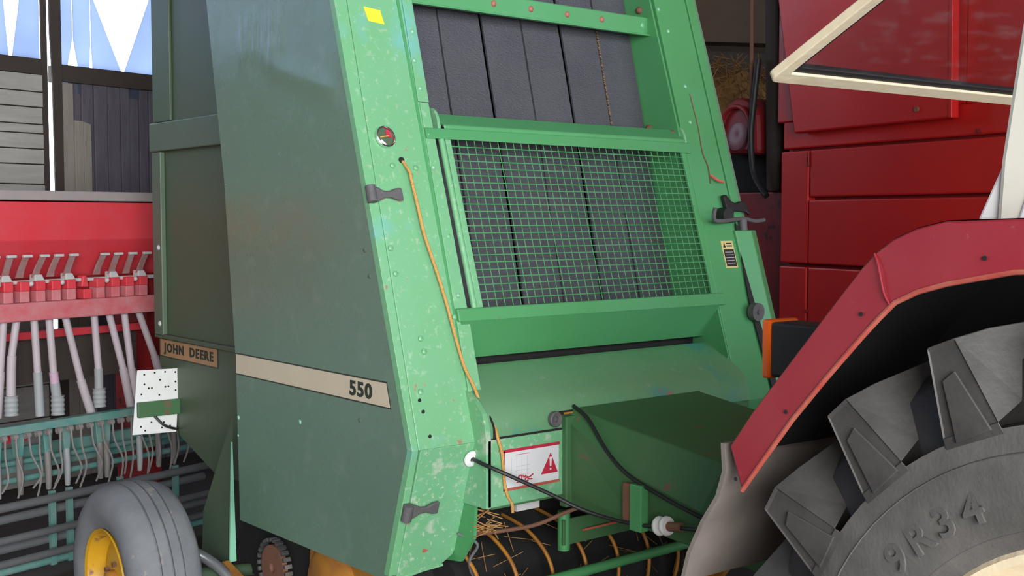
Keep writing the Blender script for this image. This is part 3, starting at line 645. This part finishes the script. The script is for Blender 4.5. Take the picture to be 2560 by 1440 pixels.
MB().tube(smooth_path([F(.24, .735, -.01), (.29, .05, .70), (.28, .08, .64), (.31, .09, .575), (.36, .05, .56), (.40, .04, .555)]), .005, 6).build('loose_wire', M['pipe'], baler)
for k, xx in enumerate((1.28, 1.36, 1.45)):
    MB().tube(smooth_path([(xx, .18, .66), (xx, .0, .56), (xx, -.03, .46), (xx, .05, .36)], 4), .026, 8).build('pickup_end_band', M['yellow_dirty'], baler)

# parking jack on the far side
jk = MB().prism([(1.742, -.010, 1.0), (1.81, -.04, 1.0), (1.885, -.0, 1.0), (1.885, .04, 1.0), (1.742, .04, 1.0)], (-.02, .20, .71)).build('parking_jack', GP, baler, .004)
MB().cyl((1.775, .19, 1.70), (1.775, .195, 1.752), .018, 12).build('jack_shaft', M['grey_rubber'], jk)
MB().tube(smooth_path([(1.56, .155, 1.80), (1.565, .165, 1.755), (1.62, .165, 1.748), (1.775, .195, 1.757), (1.86, .2, 1.747), (1.92, .2, 1.752)], 4), .0085, 8).build('jack_crank', M['grey_rubber'], jk)

# ------------------------------------------------------------------ twine hanging from the hole, and loose straw
tw = [(.157, 1.945, .0), (.163, 1.91, -.02), (.166, 1.884, -.018), (.172, 1.80, -.018), (.178, 1.72, -.016), (.188, 1.663, -.015), (.205, 1.57, -.016), (.219, 1.482, -.015), (.228, 1.40, -.014), (.235, 1.342, -.014), (.244, 1.28, -.015), (.262, 1.225, -.02), (.274, 1.16, -.03), (.284, 1.10, -.062), (.285, 1.062, -.068)]
pts = [F(a, b, c_) for a, b, c_ in tw] + [Vector(p) for p in ((.298, -.066, 1.02), (.307, -.062, .97), (.312, -.062, .92), (.325, -.062, .875), (.345, -.06, .845), (.352, -.055, .815))]
t_ = MB().tube(smooth_path(pts, 4), .0052, 8).build('baling_twine', M['twine'])
tag(t_, 'orange sisal twine hanging down the front of the green baler', 'twine')
sw = MB()
for k in range(70):
    x_ = random.uniform(.28, 1.5); a = random.uniform(-.4, 1.1)
    y_ = .32 - .20 * math.cos(a) ; z_ = .45 + .20 * math.sin(a) + .01
    d = Vector((random.uniform(-1, 1), random.uniform(-.8, .8), random.uniform(-.5, .5))).normalized() * random.uniform(.03, .09)
    p = Vector((x_, y_ - .02, z_)); sw.bar(p - d, p + d, .0022, .002)
for k in range(26):
    p = Vector((random.uniform(.27, .34), random.uniform(.0, .08), random.uniform(.74, .80))); d = Vector((random.uniform(.2, 1), random.uniform(-.6, .2), random.uniform(-.5, .4))).normalized() * random.uniform(.02, .05)
    sw.bar(p - d, p + d, .003, .003)
tag(sw.build('loose_straw', M['straw']), 'loose dry straw lying on the pick-up of the baler', 'straw', kind='stuff')

# ================================================================== TRACTOR (local: x = away from camera side, y = backwards)
TO = (-.127, -2.134, 0)
tractor = empty('tractor', TO, -math.atan2(.067, .996))
tag(tractor, 'red tractor with cream cab, big rear tyre and open rear window', 'tractor')
ZC = .783
tp = [(.10, .425), (.055, .432), (.040, .452), (.020, .475), (.004, .52), (-.004, .565), (-.002, .60), (.002, .635), (.004, .650), (.036, .655), (.052, .70), (.070, .76), (.11, .796), (.225, .803), (.34, .796), (.38, .76), (.398, .70), (.414, .655), (.446, .650), (.448, .635), (.452, .60), (.454, .565), (.446, .52), (.43, .475), (.41, .452), (.395, .432), (.35, .425)]
i0 = tp.index((.004, .650)); i1 = tp.index((.446, .650))
tyre = MB().lathe(tp[:i0 + 1], (0, 0, ZC), (1, 0, 0), 96).lathe(tp[i1:], (0, 0, ZC), (1, 0, 0), 96).build('rear_tyre', M['tyre'], tractor)
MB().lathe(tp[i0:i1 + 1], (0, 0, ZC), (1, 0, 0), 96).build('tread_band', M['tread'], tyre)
def lug_mesh(side):
    st_ = [(.002, .640, .812, .062, .029), (-.002, .660, .820, .058, .030), (.05, .69, .8255, .050, .029), (.13, .765, .826, .044, .027), (.225, .77, .826, .036, .023), (.245, .77, .822, .030, .020)]
    vs = []
    for i, (l, rb, rt, wb, wt) in enumerate(st_):
        sh_ = .28 * max(l - .01, 0) / .225
        ll = l if side == 0 else .45 - l
        for (rr, ww) in ((rb, -wb), (rt, -wt), (rt, wt), (rb, wb)):
            a = sh_ + ww / rr
            vs.append((ll, rr * math.cos(a), rr * math.sin(a)))
    n_ = len(st_)
    fs = [(i * 4 + k, i * 4 + (k + 1) % 4, (i + 1) * 4 + (k + 1) % 4, (i + 1) * 4 + k) for i in range(n_ - 1) for k in range(4)] + [(3, 2, 1, 0), (n_ * 4 - 4, n_ * 4 - 3, n_ * 4 - 2, n_ * 4 - 1)]
    b = MB().add(vs, fs)
    if side == 0:   # raised moulding on the end of the lug
        q = [(.645, -.032), (.755, -.018), (.765, .012), (.650, .044)]
        b.prism([(-.001, r_ * math.cos(w_ / r_), r_ * math.sin(w_ / r_)) for r_, w_ in q], (-.005, 0, 0))
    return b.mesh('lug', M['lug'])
lm = [lug_mesh(0), lug_mesh(1)]
PITCH = 360 / 19
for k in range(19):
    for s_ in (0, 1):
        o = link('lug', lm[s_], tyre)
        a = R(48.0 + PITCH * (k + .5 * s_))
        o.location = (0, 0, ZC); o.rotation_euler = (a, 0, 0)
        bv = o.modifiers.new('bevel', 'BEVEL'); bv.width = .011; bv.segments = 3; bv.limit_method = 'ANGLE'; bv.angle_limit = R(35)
def arc_text(body, r_, th0, dth, size, bold=.0016):
    for i, ch in enumerate(body):
        if ch == ' ': continue
        th = R(th0 + dth * i)
        m_ = text_mesh('sidewall_letter', ch, size, M['tyre'], .0022, bold)
        o = link('sidewall_letter', m_, tyre)
        # sidewall x at this radius
        xs = .0 if r_ > .515 else .008
        o.matrix_local = frame_matrix((xs - .001, r_ * math.cos(th), ZC + r_ * math.sin(th)), (0, -math.sin(th), math.cos(th)), (0, math.cos(th), math.sin(th)), 1.12, 1)
arc_text('16.9R34', .528, 62.0 - 7.1 * 6, 7.1, .078)
MB().lathe([(.012, .600), (.0005, .602), (-.004, .605), (.0005, .608), (.012, .610)], (0, 0, ZC), (1, 0, 0), 90).build('sidewall_ring', M['tyre'], tyre)
MB().lathe([(.03, .466), (.022, .470), (.020, .474), (.03, .478)], (0, 0, ZC), (1, 0, 0), 90).build('sidewall_ring', M['tyre'], tyre)
rim = MB().lathe([(.055, .442), (.046, .444), (.040, .436), (.046, .422), (.085, .405), (.13, .395), (.16, .36), (.15, .30), (.12, .20), (.12, .001)], (0, 0, ZC), (1, 0, 0), 72).build('rear_rim', M['cream'], tractor)
for k in range(8):
    a = 2 * math.pi * k / 8
    MB().cyl((.125, .15 * math.cos(a), ZC + .15 * math.sin(a)), (.095, .15 * math.cos(a), ZC + .15 * math.sin(a)), .016, 6).build('wheel_nut', M['rust'], rim)
# fender: outer skirt with folded lip, top skin, inner skin
up_ = [(.866, 1.262), (.800, 1.348), (.70, 1.463), (.60, 1.578), (.52, 1.668), (.485, 1.700), (.45, 1.723), (.40, 1.743), (.34, 1.756), (.20, 1.760), (-.2, 1.760), (-.75, 1.757)]
lo_ = [(.822, 1.172), (.765, 1.245), (.685, 1.345), (.60, 1.440), (.515, 1.530), (.475, 1.570), (.44, 1.602), (.39, 1.625), (.33, 1.642), (.20, 1.668), (-.2, 1.690), (-.75, 1.66)]
n_ = len(up_)
sk_ = MB()
vs = [(.035, a, b) for a, b in up_] + [(.028, a, b) for a, b in lo_] + [(.045, a - .004, b - .004) for a, b in up_] + [(.040, a, b) for a, b in lo_]
fs = []
for i in range(n_ - 1):
    fs += [(i, i + 1, n_ + i + 1, n_ + i), (2 * n_ + i, 3 * n_ + i, 3 * n_ + i + 1, 2 * n_ + i + 1), (i, 2 * n_ + i, 2 * n_ + i + 1, i + 1), (n_ + i, n_ + i + 1, 3 * n_ + i + 1, 3 * n_ + i)]
fs += [(0, n_, 3 * n_, 2 * n_), (n_ - 1, 3 * n_ - 1, 4 * n_ - 1, 2 * n_ - 1)]
fender = sk_.add(vs, fs, True).build('fender', M['fender'], tractor, .006)
top = MB()
vs = [(.040, a - .002, b) for a, b in up_] + [(.48, a - .002, b) for a, b in up_] + [(.040, a - .010, b - .008) for a, b in up_] + [(.48, a - .010, b - .008) for a, b in up_]
fs = []
for i in range(n_ - 1):
    fs += [(i, i + 1, n_ + i + 1, n_ + i), (2 * n_ + i, 3 * n_ + i, 3 * n_ + i + 1, 2 * n_ + i + 1), (n_ + i, n_ + i + 1, 3 * n_ + i + 1, 3 * n_ + i)]
fs += [(0, n_, 3 * n_, 2 * n_), (n_ - 1, 3 * n_ - 1, 4 * n_ - 1, 2 * n_ - 1)]
top.add(vs, fs, True).build('fender_top', M['fender'], tractor)
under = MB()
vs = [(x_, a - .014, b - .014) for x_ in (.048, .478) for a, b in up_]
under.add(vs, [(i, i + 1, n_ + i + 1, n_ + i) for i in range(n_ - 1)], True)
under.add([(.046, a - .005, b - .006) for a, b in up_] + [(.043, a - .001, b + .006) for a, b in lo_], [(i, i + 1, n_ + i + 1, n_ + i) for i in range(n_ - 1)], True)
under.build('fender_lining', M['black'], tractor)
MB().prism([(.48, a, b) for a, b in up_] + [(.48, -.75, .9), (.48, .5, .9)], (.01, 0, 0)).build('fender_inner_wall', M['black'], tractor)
MB().tube([(.030, a, b) for a, b in lo_], .0055, 8).build('fender_lip', M['fender_edge'], fender)
MB().tube(smooth_path([(.034, .492, 1.692), (.026, .476, 1.668), (.024, .462, 1.62), (.026, .45, 1.598)], 4), .002, 8).build('fender_weld', M['fender'], fender)
for (a, b) in ((.838, 1.195), (.70, 1.36), (.515, 1.575), (.255, 1.69)):
    MB().cyl((.0275, a, b), (.0262, a, b), .0045, 10).build('fender_hole', M['dark'], fender)
# mud flap
fl = [(.865, 1.265), (.890, 1.262), (.885, 1.20), (.905, 1.14), (.95, 1.075), (.995, .99), (1.015, .92)]
fv = [(.045, a, b) for a, b in fl] + [(.50, a + .01, b) for a, b in fl]
n2 = len(fl)
fv = fv[:]; fv2 = [(x_, y_ + .012, z_) for x_, y_, z_ in fv]
fs = [(i, i + 1, n2 + i + 1, n2 + i) for i in range(1, n2 - 1)] + [(2 * n2 + i, 3 * n2 + i, 3 * n2 + i + 1, 2 * n2 + i + 1) for i in range(1, n2 - 1)] + [(i, 2 * n2 + i, 2 * n2 + i + 1, i + 1) for i in range(1, n2 - 1)] + [(n2 + i, n2 + i + 1, 3 * n2 + i + 1, 3 * n2 + i) for i in range(1, n2 - 1)] + [(1, n2 + 1, 3 * n2 + 1, 2 * n2 + 1), (n2 - 1, 3 * n2 - 1, 4 * n2 - 1, 2 * n2 - 1)]
M['flap'] = mat('worn_rubber_flap', (.17, .145, .13), .7, var=(.25, .21, .185), var_scale=9, var_amt=.8, bump=.1)
MB().add(fv + fv2, fs, True).build('mud_flap', M['flap'], tractor)
# rear lamp box
lb = MB().box((.27, .78, 1.385), (.37, .965, 1.515)).build('rear_lamp', M['black'], tractor, .008)
MB().box((.268, .965, 1.380), (.372, .990, 1.520)).build('lamp_lens', M['orange'], lb, .006)
MB().bar((.32, .86, 1.385), (.32, .84, 1.26), .05, .02).build('lamp_bracket', M['black'], lb)
# cab: pillar, roof, open rear window
MB().prism([(.25, .378, 1.745), (.25, .285, 1.745), (.25, .24, 2.15), (.25, .20, 2.55), (.25, .285, 2.55), (.25, .331, 2.147), (.25, .357, 1.97), (.25, .371, 1.871)], (.075, 0, 0)).build('cab_pillar', M['offwhite'], tractor, .012)
MB().prism([(.262, .425, 1.755), (.262, .36, 1.755), (.262, .355, 1.86), (.262, .364, 1.868), (.262, .376, 1.858)], (.02, 0, 0)).build('white_pillar_plate', M['white'], tractor, .006)  # plain white plates at the pillar foot
MB().prism([(.245, .330, 1.755), (.245, .285, 1.755), (.245, .285, 1.83), (.245, .305, 1.83)], (.02, 0, 0)).build('white_pillar_plate', M['white'], tractor, .006)
MB().box((.22, -1.1, 2.53), (1.80, .33, 2.66)).build('cab_roof', M['offwhite'], tractor, .03)
MB().box((1.70, .235, 1.745), (1.775, .33, 2.55)).build('cab_pillar', M['offwhite'], tractor, .01)
MB().box((.49, -1.0, 1.00), (1.55, .30, 1.80)).build('cab_body', M['fender'], tractor, .02)
MB().box((.60, -3.1, .55), (1.43, .45, 1.05)).build('transmission_housing', M['dark'], tractor, .03)
MB().box((.62, -3.2, 1.0), (1.41, -1.0, 1.62)).build('bonnet', M['fender'], tractor, .08)
MB().lathe([(0, .42), (.0, .60), (.03, .70), (.08, .80), (.37, .80), (.42, .70), (.45, .60), (.45, .42)], (1.57, 0, ZC), (1, 0, 0), 48, True, True).build('rear_tyre', M['tyre'], tractor)
# window: near bottom corner, bottom edge along x, side edges up to the hinge under the roof
c0 = Vector((.45, 1.126, 2.119)); c1 = Vector((1.66, 1.126, 2.119)); h0 = Vector((.45, .34, 2.524)); h1 = Vector((1.66, .34, 2.524))
ex = Vector((1, 0, 0)); es = (h0 - c0).normalized(); en = ex.cross(es).normalized()
def wpt(a, b, h=0): return c0 + ex * a + es * b + en * h
Wd = (c1 - c0).length; Ht = (h0 - c0).length
def rrect(x0, x1, y0, y1, r_, k=5):
    out = []
    for (cx_, cy_, a0) in ((x0 + r_, y0 + r_, 180), (x1 - r_, y0 + r_, 270), (x1 - r_, y1 - r_, 0), (x0 + r_, y1 - r_, 90)):
        for i in range(k + 1):
            a = R(a0 + 90 * i / k); out.append((cx_ + r_ * math.cos(a), cy_ + r_ * math.sin(a)))
    return out
def ring(outer, inner, h0_, h1_):
    n3 = len(outer); vs = [wpt(a, b, h0_) for a, b in outer] + [wpt(a, b, h0_) for a, b in inner] + [wpt(a, b, h1_) for a, b in outer] + [wpt(a, b, h1_) for a, b in inner]
    fs = []
    for i in range(n3):
        j = (i + 1) % n3
        fs += [(i, j, n3 + j, n3 + i), (2 * n3 + i, 3 * n3 + i, 3 * n3 + j, 2 * n3 + j), (i, 2 * n3 + i, 2 * n3 + j, j), (n3 + i, n3 + j, 3 * n3 + j, 3 * n3 + i)]
    return MB().add(vs, fs)
win = ring(rrect(-.012, Wd + .012, -.012, Ht, .022), rrect(.026, Wd - .026, .030, Ht - .03, .010), -.012, .012).build('rear_window', M['cream'], tractor, .003)
ring(rrect(.026, Wd - .026, .030, Ht - .03, .010), rrect(.042, Wd - .042, .052, Ht - .045, .012), -.010, .006).build('window_seal', M['black'], win, .003)
MB().prism([wpt(.04, .05), wpt(Wd - .04, .05), wpt(Wd - .04, Ht - .04), wpt(.04, Ht - .04)], en * .004).build('window_glass', M['glass'], win)
for xx in (.15, .62): MB().tube([wpt(xx, Ht - .02, 0), wpt(xx, Ht + .03, .01)], .015, 8).build('window_hinge', M['offwhite'], win)

# ================================================================== SEED DRILL behind the baler wheel (local: x along, y away)
drill = empty('seed_drill', (.075, 3.076, 0), R(14.4))
tag(drill, 'red seed drill with pale seed tubes standing by the board wall', 'seed drill')
S0, S1 = -1.5, .72
MB().box((S0, -.02, 1.846), (S1, .62, 1.895)).build('hopper_lid', M['drill_lid'], drill, .008)
hp = MB().prism([(S0, .0, 1.84), (S0, -.012, 1.775), (S0, -.012, 1.770), (S0, .0, 1.650), (S0, .17, 1.42), (S0, .19, 1.30), (S0, .45, 1.30), (S0, .60, 1.65), (S0, .60, 1.84)], (S1 - S0, 0, 0)).build('hopper', M['drill_red'], drill, .004)
TX = [(-.391, -.414, -.408, 1), (-.308, -.338, -.323, 0), (-.216, -.253, -.238, 1), (-.138, -.173, -.153, 0), (-.055, -.083, -.069, 1), (.125, .089, .099, 0), (.206, .177, .188, 1), (.294, .267, .275, 0), (.382, .349, .360, 1), (-.475, -.50, -.49, 0), (-.56, -.585, -.575, 1)]
for k in range(9): TX.append((-.645 - .085 * k, -.67 - .085 * k, -.66 - .085 * k, k % 2))
for (lt_, lb_, mx, kn) in TX:
    lv = MB().prism([(lb_ - .022, -.015, 1.470), (lb_ + .018, -.015, 1.470), (lb_ + .022, -.018, 1.50), (lt_ + .016, -.03, 1.572), (lt_ - .018, -.03, 1.572), (lb_ - .008, -.02, 1.515)], (0, .006, 0)).build('lever', M['lever'], drill)
    MB().box((lt_ - .022, -.045, 1.568), (lt_ + .026, -.024, 1.582)).build('lever_tab', M['light_grey'], lv, .004)
    mb_ = MB().box((mx - .026, -.035, 1.345), (mx + .024, .05, 1.405)).build('metering_outlet', M['drill_dusty'], drill, .004)
    MB().box((mx - .026, -.038, 1.405), (mx + .024, .05, 1.452)).build('outlet_cap', M['drill_red'], mb_, .004)
    if kn:
        MB().prism([(mx - .030, -.03, 1.452), (mx + .028, -.03, 1.452), (mx + .016, -.02, 1.484), (mx - .022, -.02, 1.484)], (0, .05, 0)).build('outlet_knob', M['light_grey'], mb_, .005)
        MB().dome((mx - .050, -.03, 1.440), (0, -1, .2), .014, 1.2).build('round_knob', M['light_grey'], mb_)
MB().tube([(S0, .0, 1.447), (S1, .0, 1.447)], .010, 8).build('metering_shaft', M['light_grey'], drill)
MB().box((S0, .03, 1.33), (S1, .12, 1.46)).build('metering_housing', M['red_dark'], drill)
MB().box((.0, -.03, 1.350), (.05, .04, 1.40)).build('gearbox_bracket', M['drill_red'], drill, .004)
MB().prism([(-.005, -.02, 1.41), (.040, -.02, 1.41), (.028, -.02, 1.468), (.006, -.02, 1.468)], (0, .05, 0)).build('gearbox_bracket', M['drill_red'], drill, .006)
MB().box((S0, -.075, 1.262), (S1, -.025, 1.352)).build('front_bar', M['drill_dusty'], drill, .008)
MB().box((S0, .22, 1.14), (S1, .26, 1.18)).build('rear_bar', M['drill_red'], drill, .004)
TB = [[(-.427, 1.27), (-.444, 1.003), (-.456, .80)], [(-.359, 1.27), (-.384, 1.074), (-.382, .868)], [(-.268, 1.27), (-.245, .981), (-.229, .78)], [(-.187, 1.27), (-.158, .971), (-.132, .838)], [(-.098, 1.27), (-.001, .913), (.065, .74)],
      [(.068, 1.27), (.099, .964), (.108, .848)], [(.155, 1.27), (.251, .948), (.308, .72)], [(.248, 1.27), (.30, .943), (.346, .73)], [(.335, 1.27), (.454, .992), (.504, .86)], [(-.52, 1.27), (-.53, 1.0), (-.54, .80)], [(-.60, 1.27), (-.62, 1.0), (-.64, .80)]]
for k in range(8): TB.append([(-.69 - .085 * k, 1.27), (-.71 - .085 * k, 1.0), (-.72 - .085 * k, .80)])
for i, t in enumerate(TB):
    p = [(a, -.015 + .015 * k, b) for k, (a, b) in enumerate(t)]
    a0, a1, a2 = [Vector(q) for q in p]
    m1 = a0.lerp(a1, .55); m2 = a1.lerp(a2, .25)
    tb = MB().tube([a0, m1, a1], .0185, 12).build('seed_tube', M['tube'] if i not in (3, 0) else M['tube'], drill)
    MB().tube([a1 + (a0 - a1).normalized() * .02, m2, a2], .0225, 12).build('tube_sleeve', M['tube_pink'] if i == 3 else (M['tube_grey'] if i in (2, 5) else M['tube']), tb)
    if i == 3: MB().tube([m2, a2], .0245, 12).build('tube_sleeve', M['tube_grey'], tb)
    if i in (1, 3, 5, 7, 9, 11, 13, 15, 17):
        bt = [a2 + Vector((.002, 0, .03 - .012 * k)) for k in range(9)]
        MB().tube(bt, [.030 if k % 2 else .035 for k in range(9)], 14).build('rubber_boot', M['tube_grey'], tb)
# coulter spouts, green tool bar with tines
MB().prism([(S0, -.10, .728), (.62, -.10, .728), (.62, -.085, .765), (S0, -.085, .765)], (0, .05, 0)).build('tine_bar', M['green_teal'], drill, .003)
for i, xx in enumerate([-1.35, -1.2, -1.05, -.9, -.76, -.62, -.50, -.385, -.235, -.13, .06, .10, .30, .42, .52]):
    MB().prism([(xx - .028, -.06, .72), (xx + .028, -.06, .72), (xx + .016, -.06, .60), (xx - .016, -.06, .60)], (0, .04, 0)).build('seed_spout', M['green_teal'], drill, .004)
    MB().tube([(xx, -.05, .61), (xx + .004, -.05, .50), (xx + .01, -.04, .42)], [.017, .017, .013], 10).build('coulter_pipe', M['tine'] if i % 3 else M['tube_grey'], drill)
for i in range(34):
    xx = -1.36 + .058 * i + random.uniform(-.008, .008)
    l_ = random.uniform(-.03, .05)
    MB().lathe([(-.012, .008), (-.012, .016), (.012, .016), (.012, .008)], (xx, -.10, .715), (1, 0, 0), 10, False, True).build('tine_coil', M['tine'], drill)
    MB().tube(smooth_path([(xx, -.112, .715), (xx + l_ * .2, -.115, .62), (xx + l_ * .8 + .008, -.13, .52), (xx + l_ + random.uniform(-.02, .02), -.10, random.uniform(.39, .46))], 3), .0052, 6).build('spring_tine', M['tine'], drill)
for i, (zz, yy, r_, m_) in enumerate(((.565, .02, .014, 'green_teal'), (.485, .0, .016, 'green_teal'), (.395, -.14, .021, 'pipe'), (.315, -.05, .022, 'pipe'), (.245, -.16, .019, 'pipe'), (.175, -.06, .022, 'pipe'), (.13, -.15, .019, 'pipe'), (.072, -.08, .02, 'green_teal'))):
    MB().tube([(S0, yy, zz), (S1, yy, zz)], r_, 12).build('roller_pipe', M[m_], drill)
for xx in (-.24, -.145, .15, .5, -.6):
    MB().bar((xx, -.09, .42), (xx, -.09, .05), .030, .02, (0, 1, 0)).build('roller_bracket', M['green_teal'], drill)
MB().box((S0, .10, .50), (S1, .14, .62)).build('frame_beam', M['green_teal'], drill)
MB().box((-.40, .05, .66), (-.28, .10, .72)).build('red_bracket', M['drill_red'], drill)
MB().box((-1.2, .3, .9), (.6, .34, 1.16)).build('frame_plate', M['timber'], drill)
for xx in (-1.2, .55):
    MB().box((xx, .2, .0), (xx + .08, .5, 1.32)).build('frame_leg', M['red_dark'], drill)

# ================================================================== RED MACHINE right of the baler (local x = towards viewer along its side, y = out of the side)
RM = (2.828, .819, 0)
u_ = Vector((-.193, -.981, 0)).normalized()
red = empty('red_harvester', RM, math.atan2(u_.y, u_.x))
tag(red, 'tall red harvester with panelled side parked behind the tractor', 'harvester')
# with x along u, local +y = (-u.y, u.x) = away from camera
RD = M['red']
MB().box((.0, .05, .35), (2.1, 1.5, 3.6)).build('body', M['red_dark'], red)
def rp(x0, x1, z0, z1, y0=0, name='side_panel', m_=RD): return MB().box((x0, y0, z0), (x1, .06, z1)).build(name, m_, red, .008)
rp(-.005, 2.1, 2.105, 2.24, .012); 
MB().prism([(.148, -.055, 2.176), (1.110, -.055, 2.180), (1.085, -.055, 3.5), (-.11, -.055, 3.5)], (0, .055, 0)).build('service_door', RD, red, .008)
MB().prism([(1.10, -.059, 2.18), (1.118, -.059, 2.18), (1.10, -.059, 3.5), (1.075, -.059, 3.5)], (0, .02, 0)).build('door_flange', RD, red, .003)
MB().cyl((.93, -.056, 2.23), (.93, -.064, 2.23), .012, 10).build('door_bolt', M['rust'], red)
rp(1.125, 2.1, 2.24, 3.5, .015); rp(-.06, 1.125, 2.24, 3.5, .02)
rp(-.005, .192, 1.535, 2.092); rp(.205, 2.1, 1.862, 2.092, .0); rp(.205, 2.1, 1.535, 1.848, -.006)
rp(-.005, .192, .5, 1.518, -.004); rp(.205, 2.1, 1.0, 1.518, -.004); rp(.205, 2.1, .5, .99, -.004)
for (a, b) in ((.20, 2.02), (1.22, 2.12), (.2, 1.3)): MB().cyl((a, -.002, b), (a, -.01, b), .010, 8).build('panel_bolt', M['red_dark'], red)
MB().tube([(.20, -.006, 2.08), (.205, -.008, 2.02)], .004, 6).build('panel_latch', M['red_dark'], red)
# front frame of the machine, further back in the gap
MB().box((-1.2, .17, 1.10), (-.05, .6, 1.90)).build('front_frame', M['red_dark'], red, .01)
MB().box((-1.2, .15, .5), (-.05, .6, 1.09)).build('front_frame', M['red_dark'], red, .01)
MB().box((-1.2, .30, 1.90), (-.05, .6, 2.14)).build('front_rail', M['dark'], red, .01)
MB().prism([(-.335, .14, 3.5), (-.215, .14, 3.5), (-.195, .14, 2.1), (-.20, .14, 1.9), (-.29, .14, 1.9), (-.30, .14, 2.2)], (0, .08, 0)).build('cab_post', M['timber'], red, .02)
MB().tube([(-.395, .13, 2.20), (-.41, .13, 3.5)], .011, 8).build('exhaust_rod', M['rust'], red)
MB().tube(smooth_path([(-.31, .10, 2.6), (-.335, .09, 2.35), (-.345, .085, 2.2), (-.32, .08, 2.02), (-.26, .075, 1.93), (-.195, .07, 1.875)]), .017, 10).build('hose', M['black'], red)
arc_ = [(-.72, .15, 2.12)] + [(-.545 - .165 * math.cos(t), .15, 2.27 + .15 * math.sin(t)) for t in [k * math.pi / 10 for k in range(11)]] + [(-.37, .15, 2.10)]
MB().prism(arc_, (0, .25, 0)).build('wheel_arch', M['red_dark'], red, .03)
MB().lathe([(0, .001), (.012, .05), (.0, .085), (-.02, .09)], (-.535, .145, 2.215), (0, -1, .15), 24).build('headlamp', M['lamp_dull'], red)
MB().tube([(-.535 - .13 * math.cos(t), .13, 2.24 + .13 * math.sin(t)) for t in [k * math.pi / 12 for k in range(0, 13)]] + [(-.40, .13, 2.1)], .013, 8).build('hose', M['red_dark'], red)
# bale of straw deep in the gap
hb = MB()
for k in range(220):
    p = Vector((4.25 + random.uniform(-.35, .35), 2.3 + random.uniform(-.15, .1), 2.66 + random.uniform(-.14, .16))); d = Vector((random.uniform(-1, 1), random.uniform(-.4, .4), random.uniform(-.5, .7))).normalized() * random.uniform(.04, .09)
    hb.bar(p - d, p + d, .006, .005)
hb.prism([(3.9, 2.3, 2.42), (4.8, 2.3, 2.42), (4.7, 2.3, 2.66), (4.3, 2.3, 2.76), (4.02, 2.3, 2.62)], (0, .4, 0))
tag(hb.build('straw_heap', M['straw']), 'heap of straw lying high up in the dark gap', 'straw', kind='stuff')
lf = MB().box((3.6, 2.1, 2.16), (5.4, 2.9, 2.40)).box((3.75, 2.3, 0), (3.9, 2.45, 2.16)).box((5.1, 2.3, 0), (5.25, 2.45, 2.16)).build('trim_3', M['timber']); tag(lf, 'dark timber loft edge under the straw heap', kind='structure')
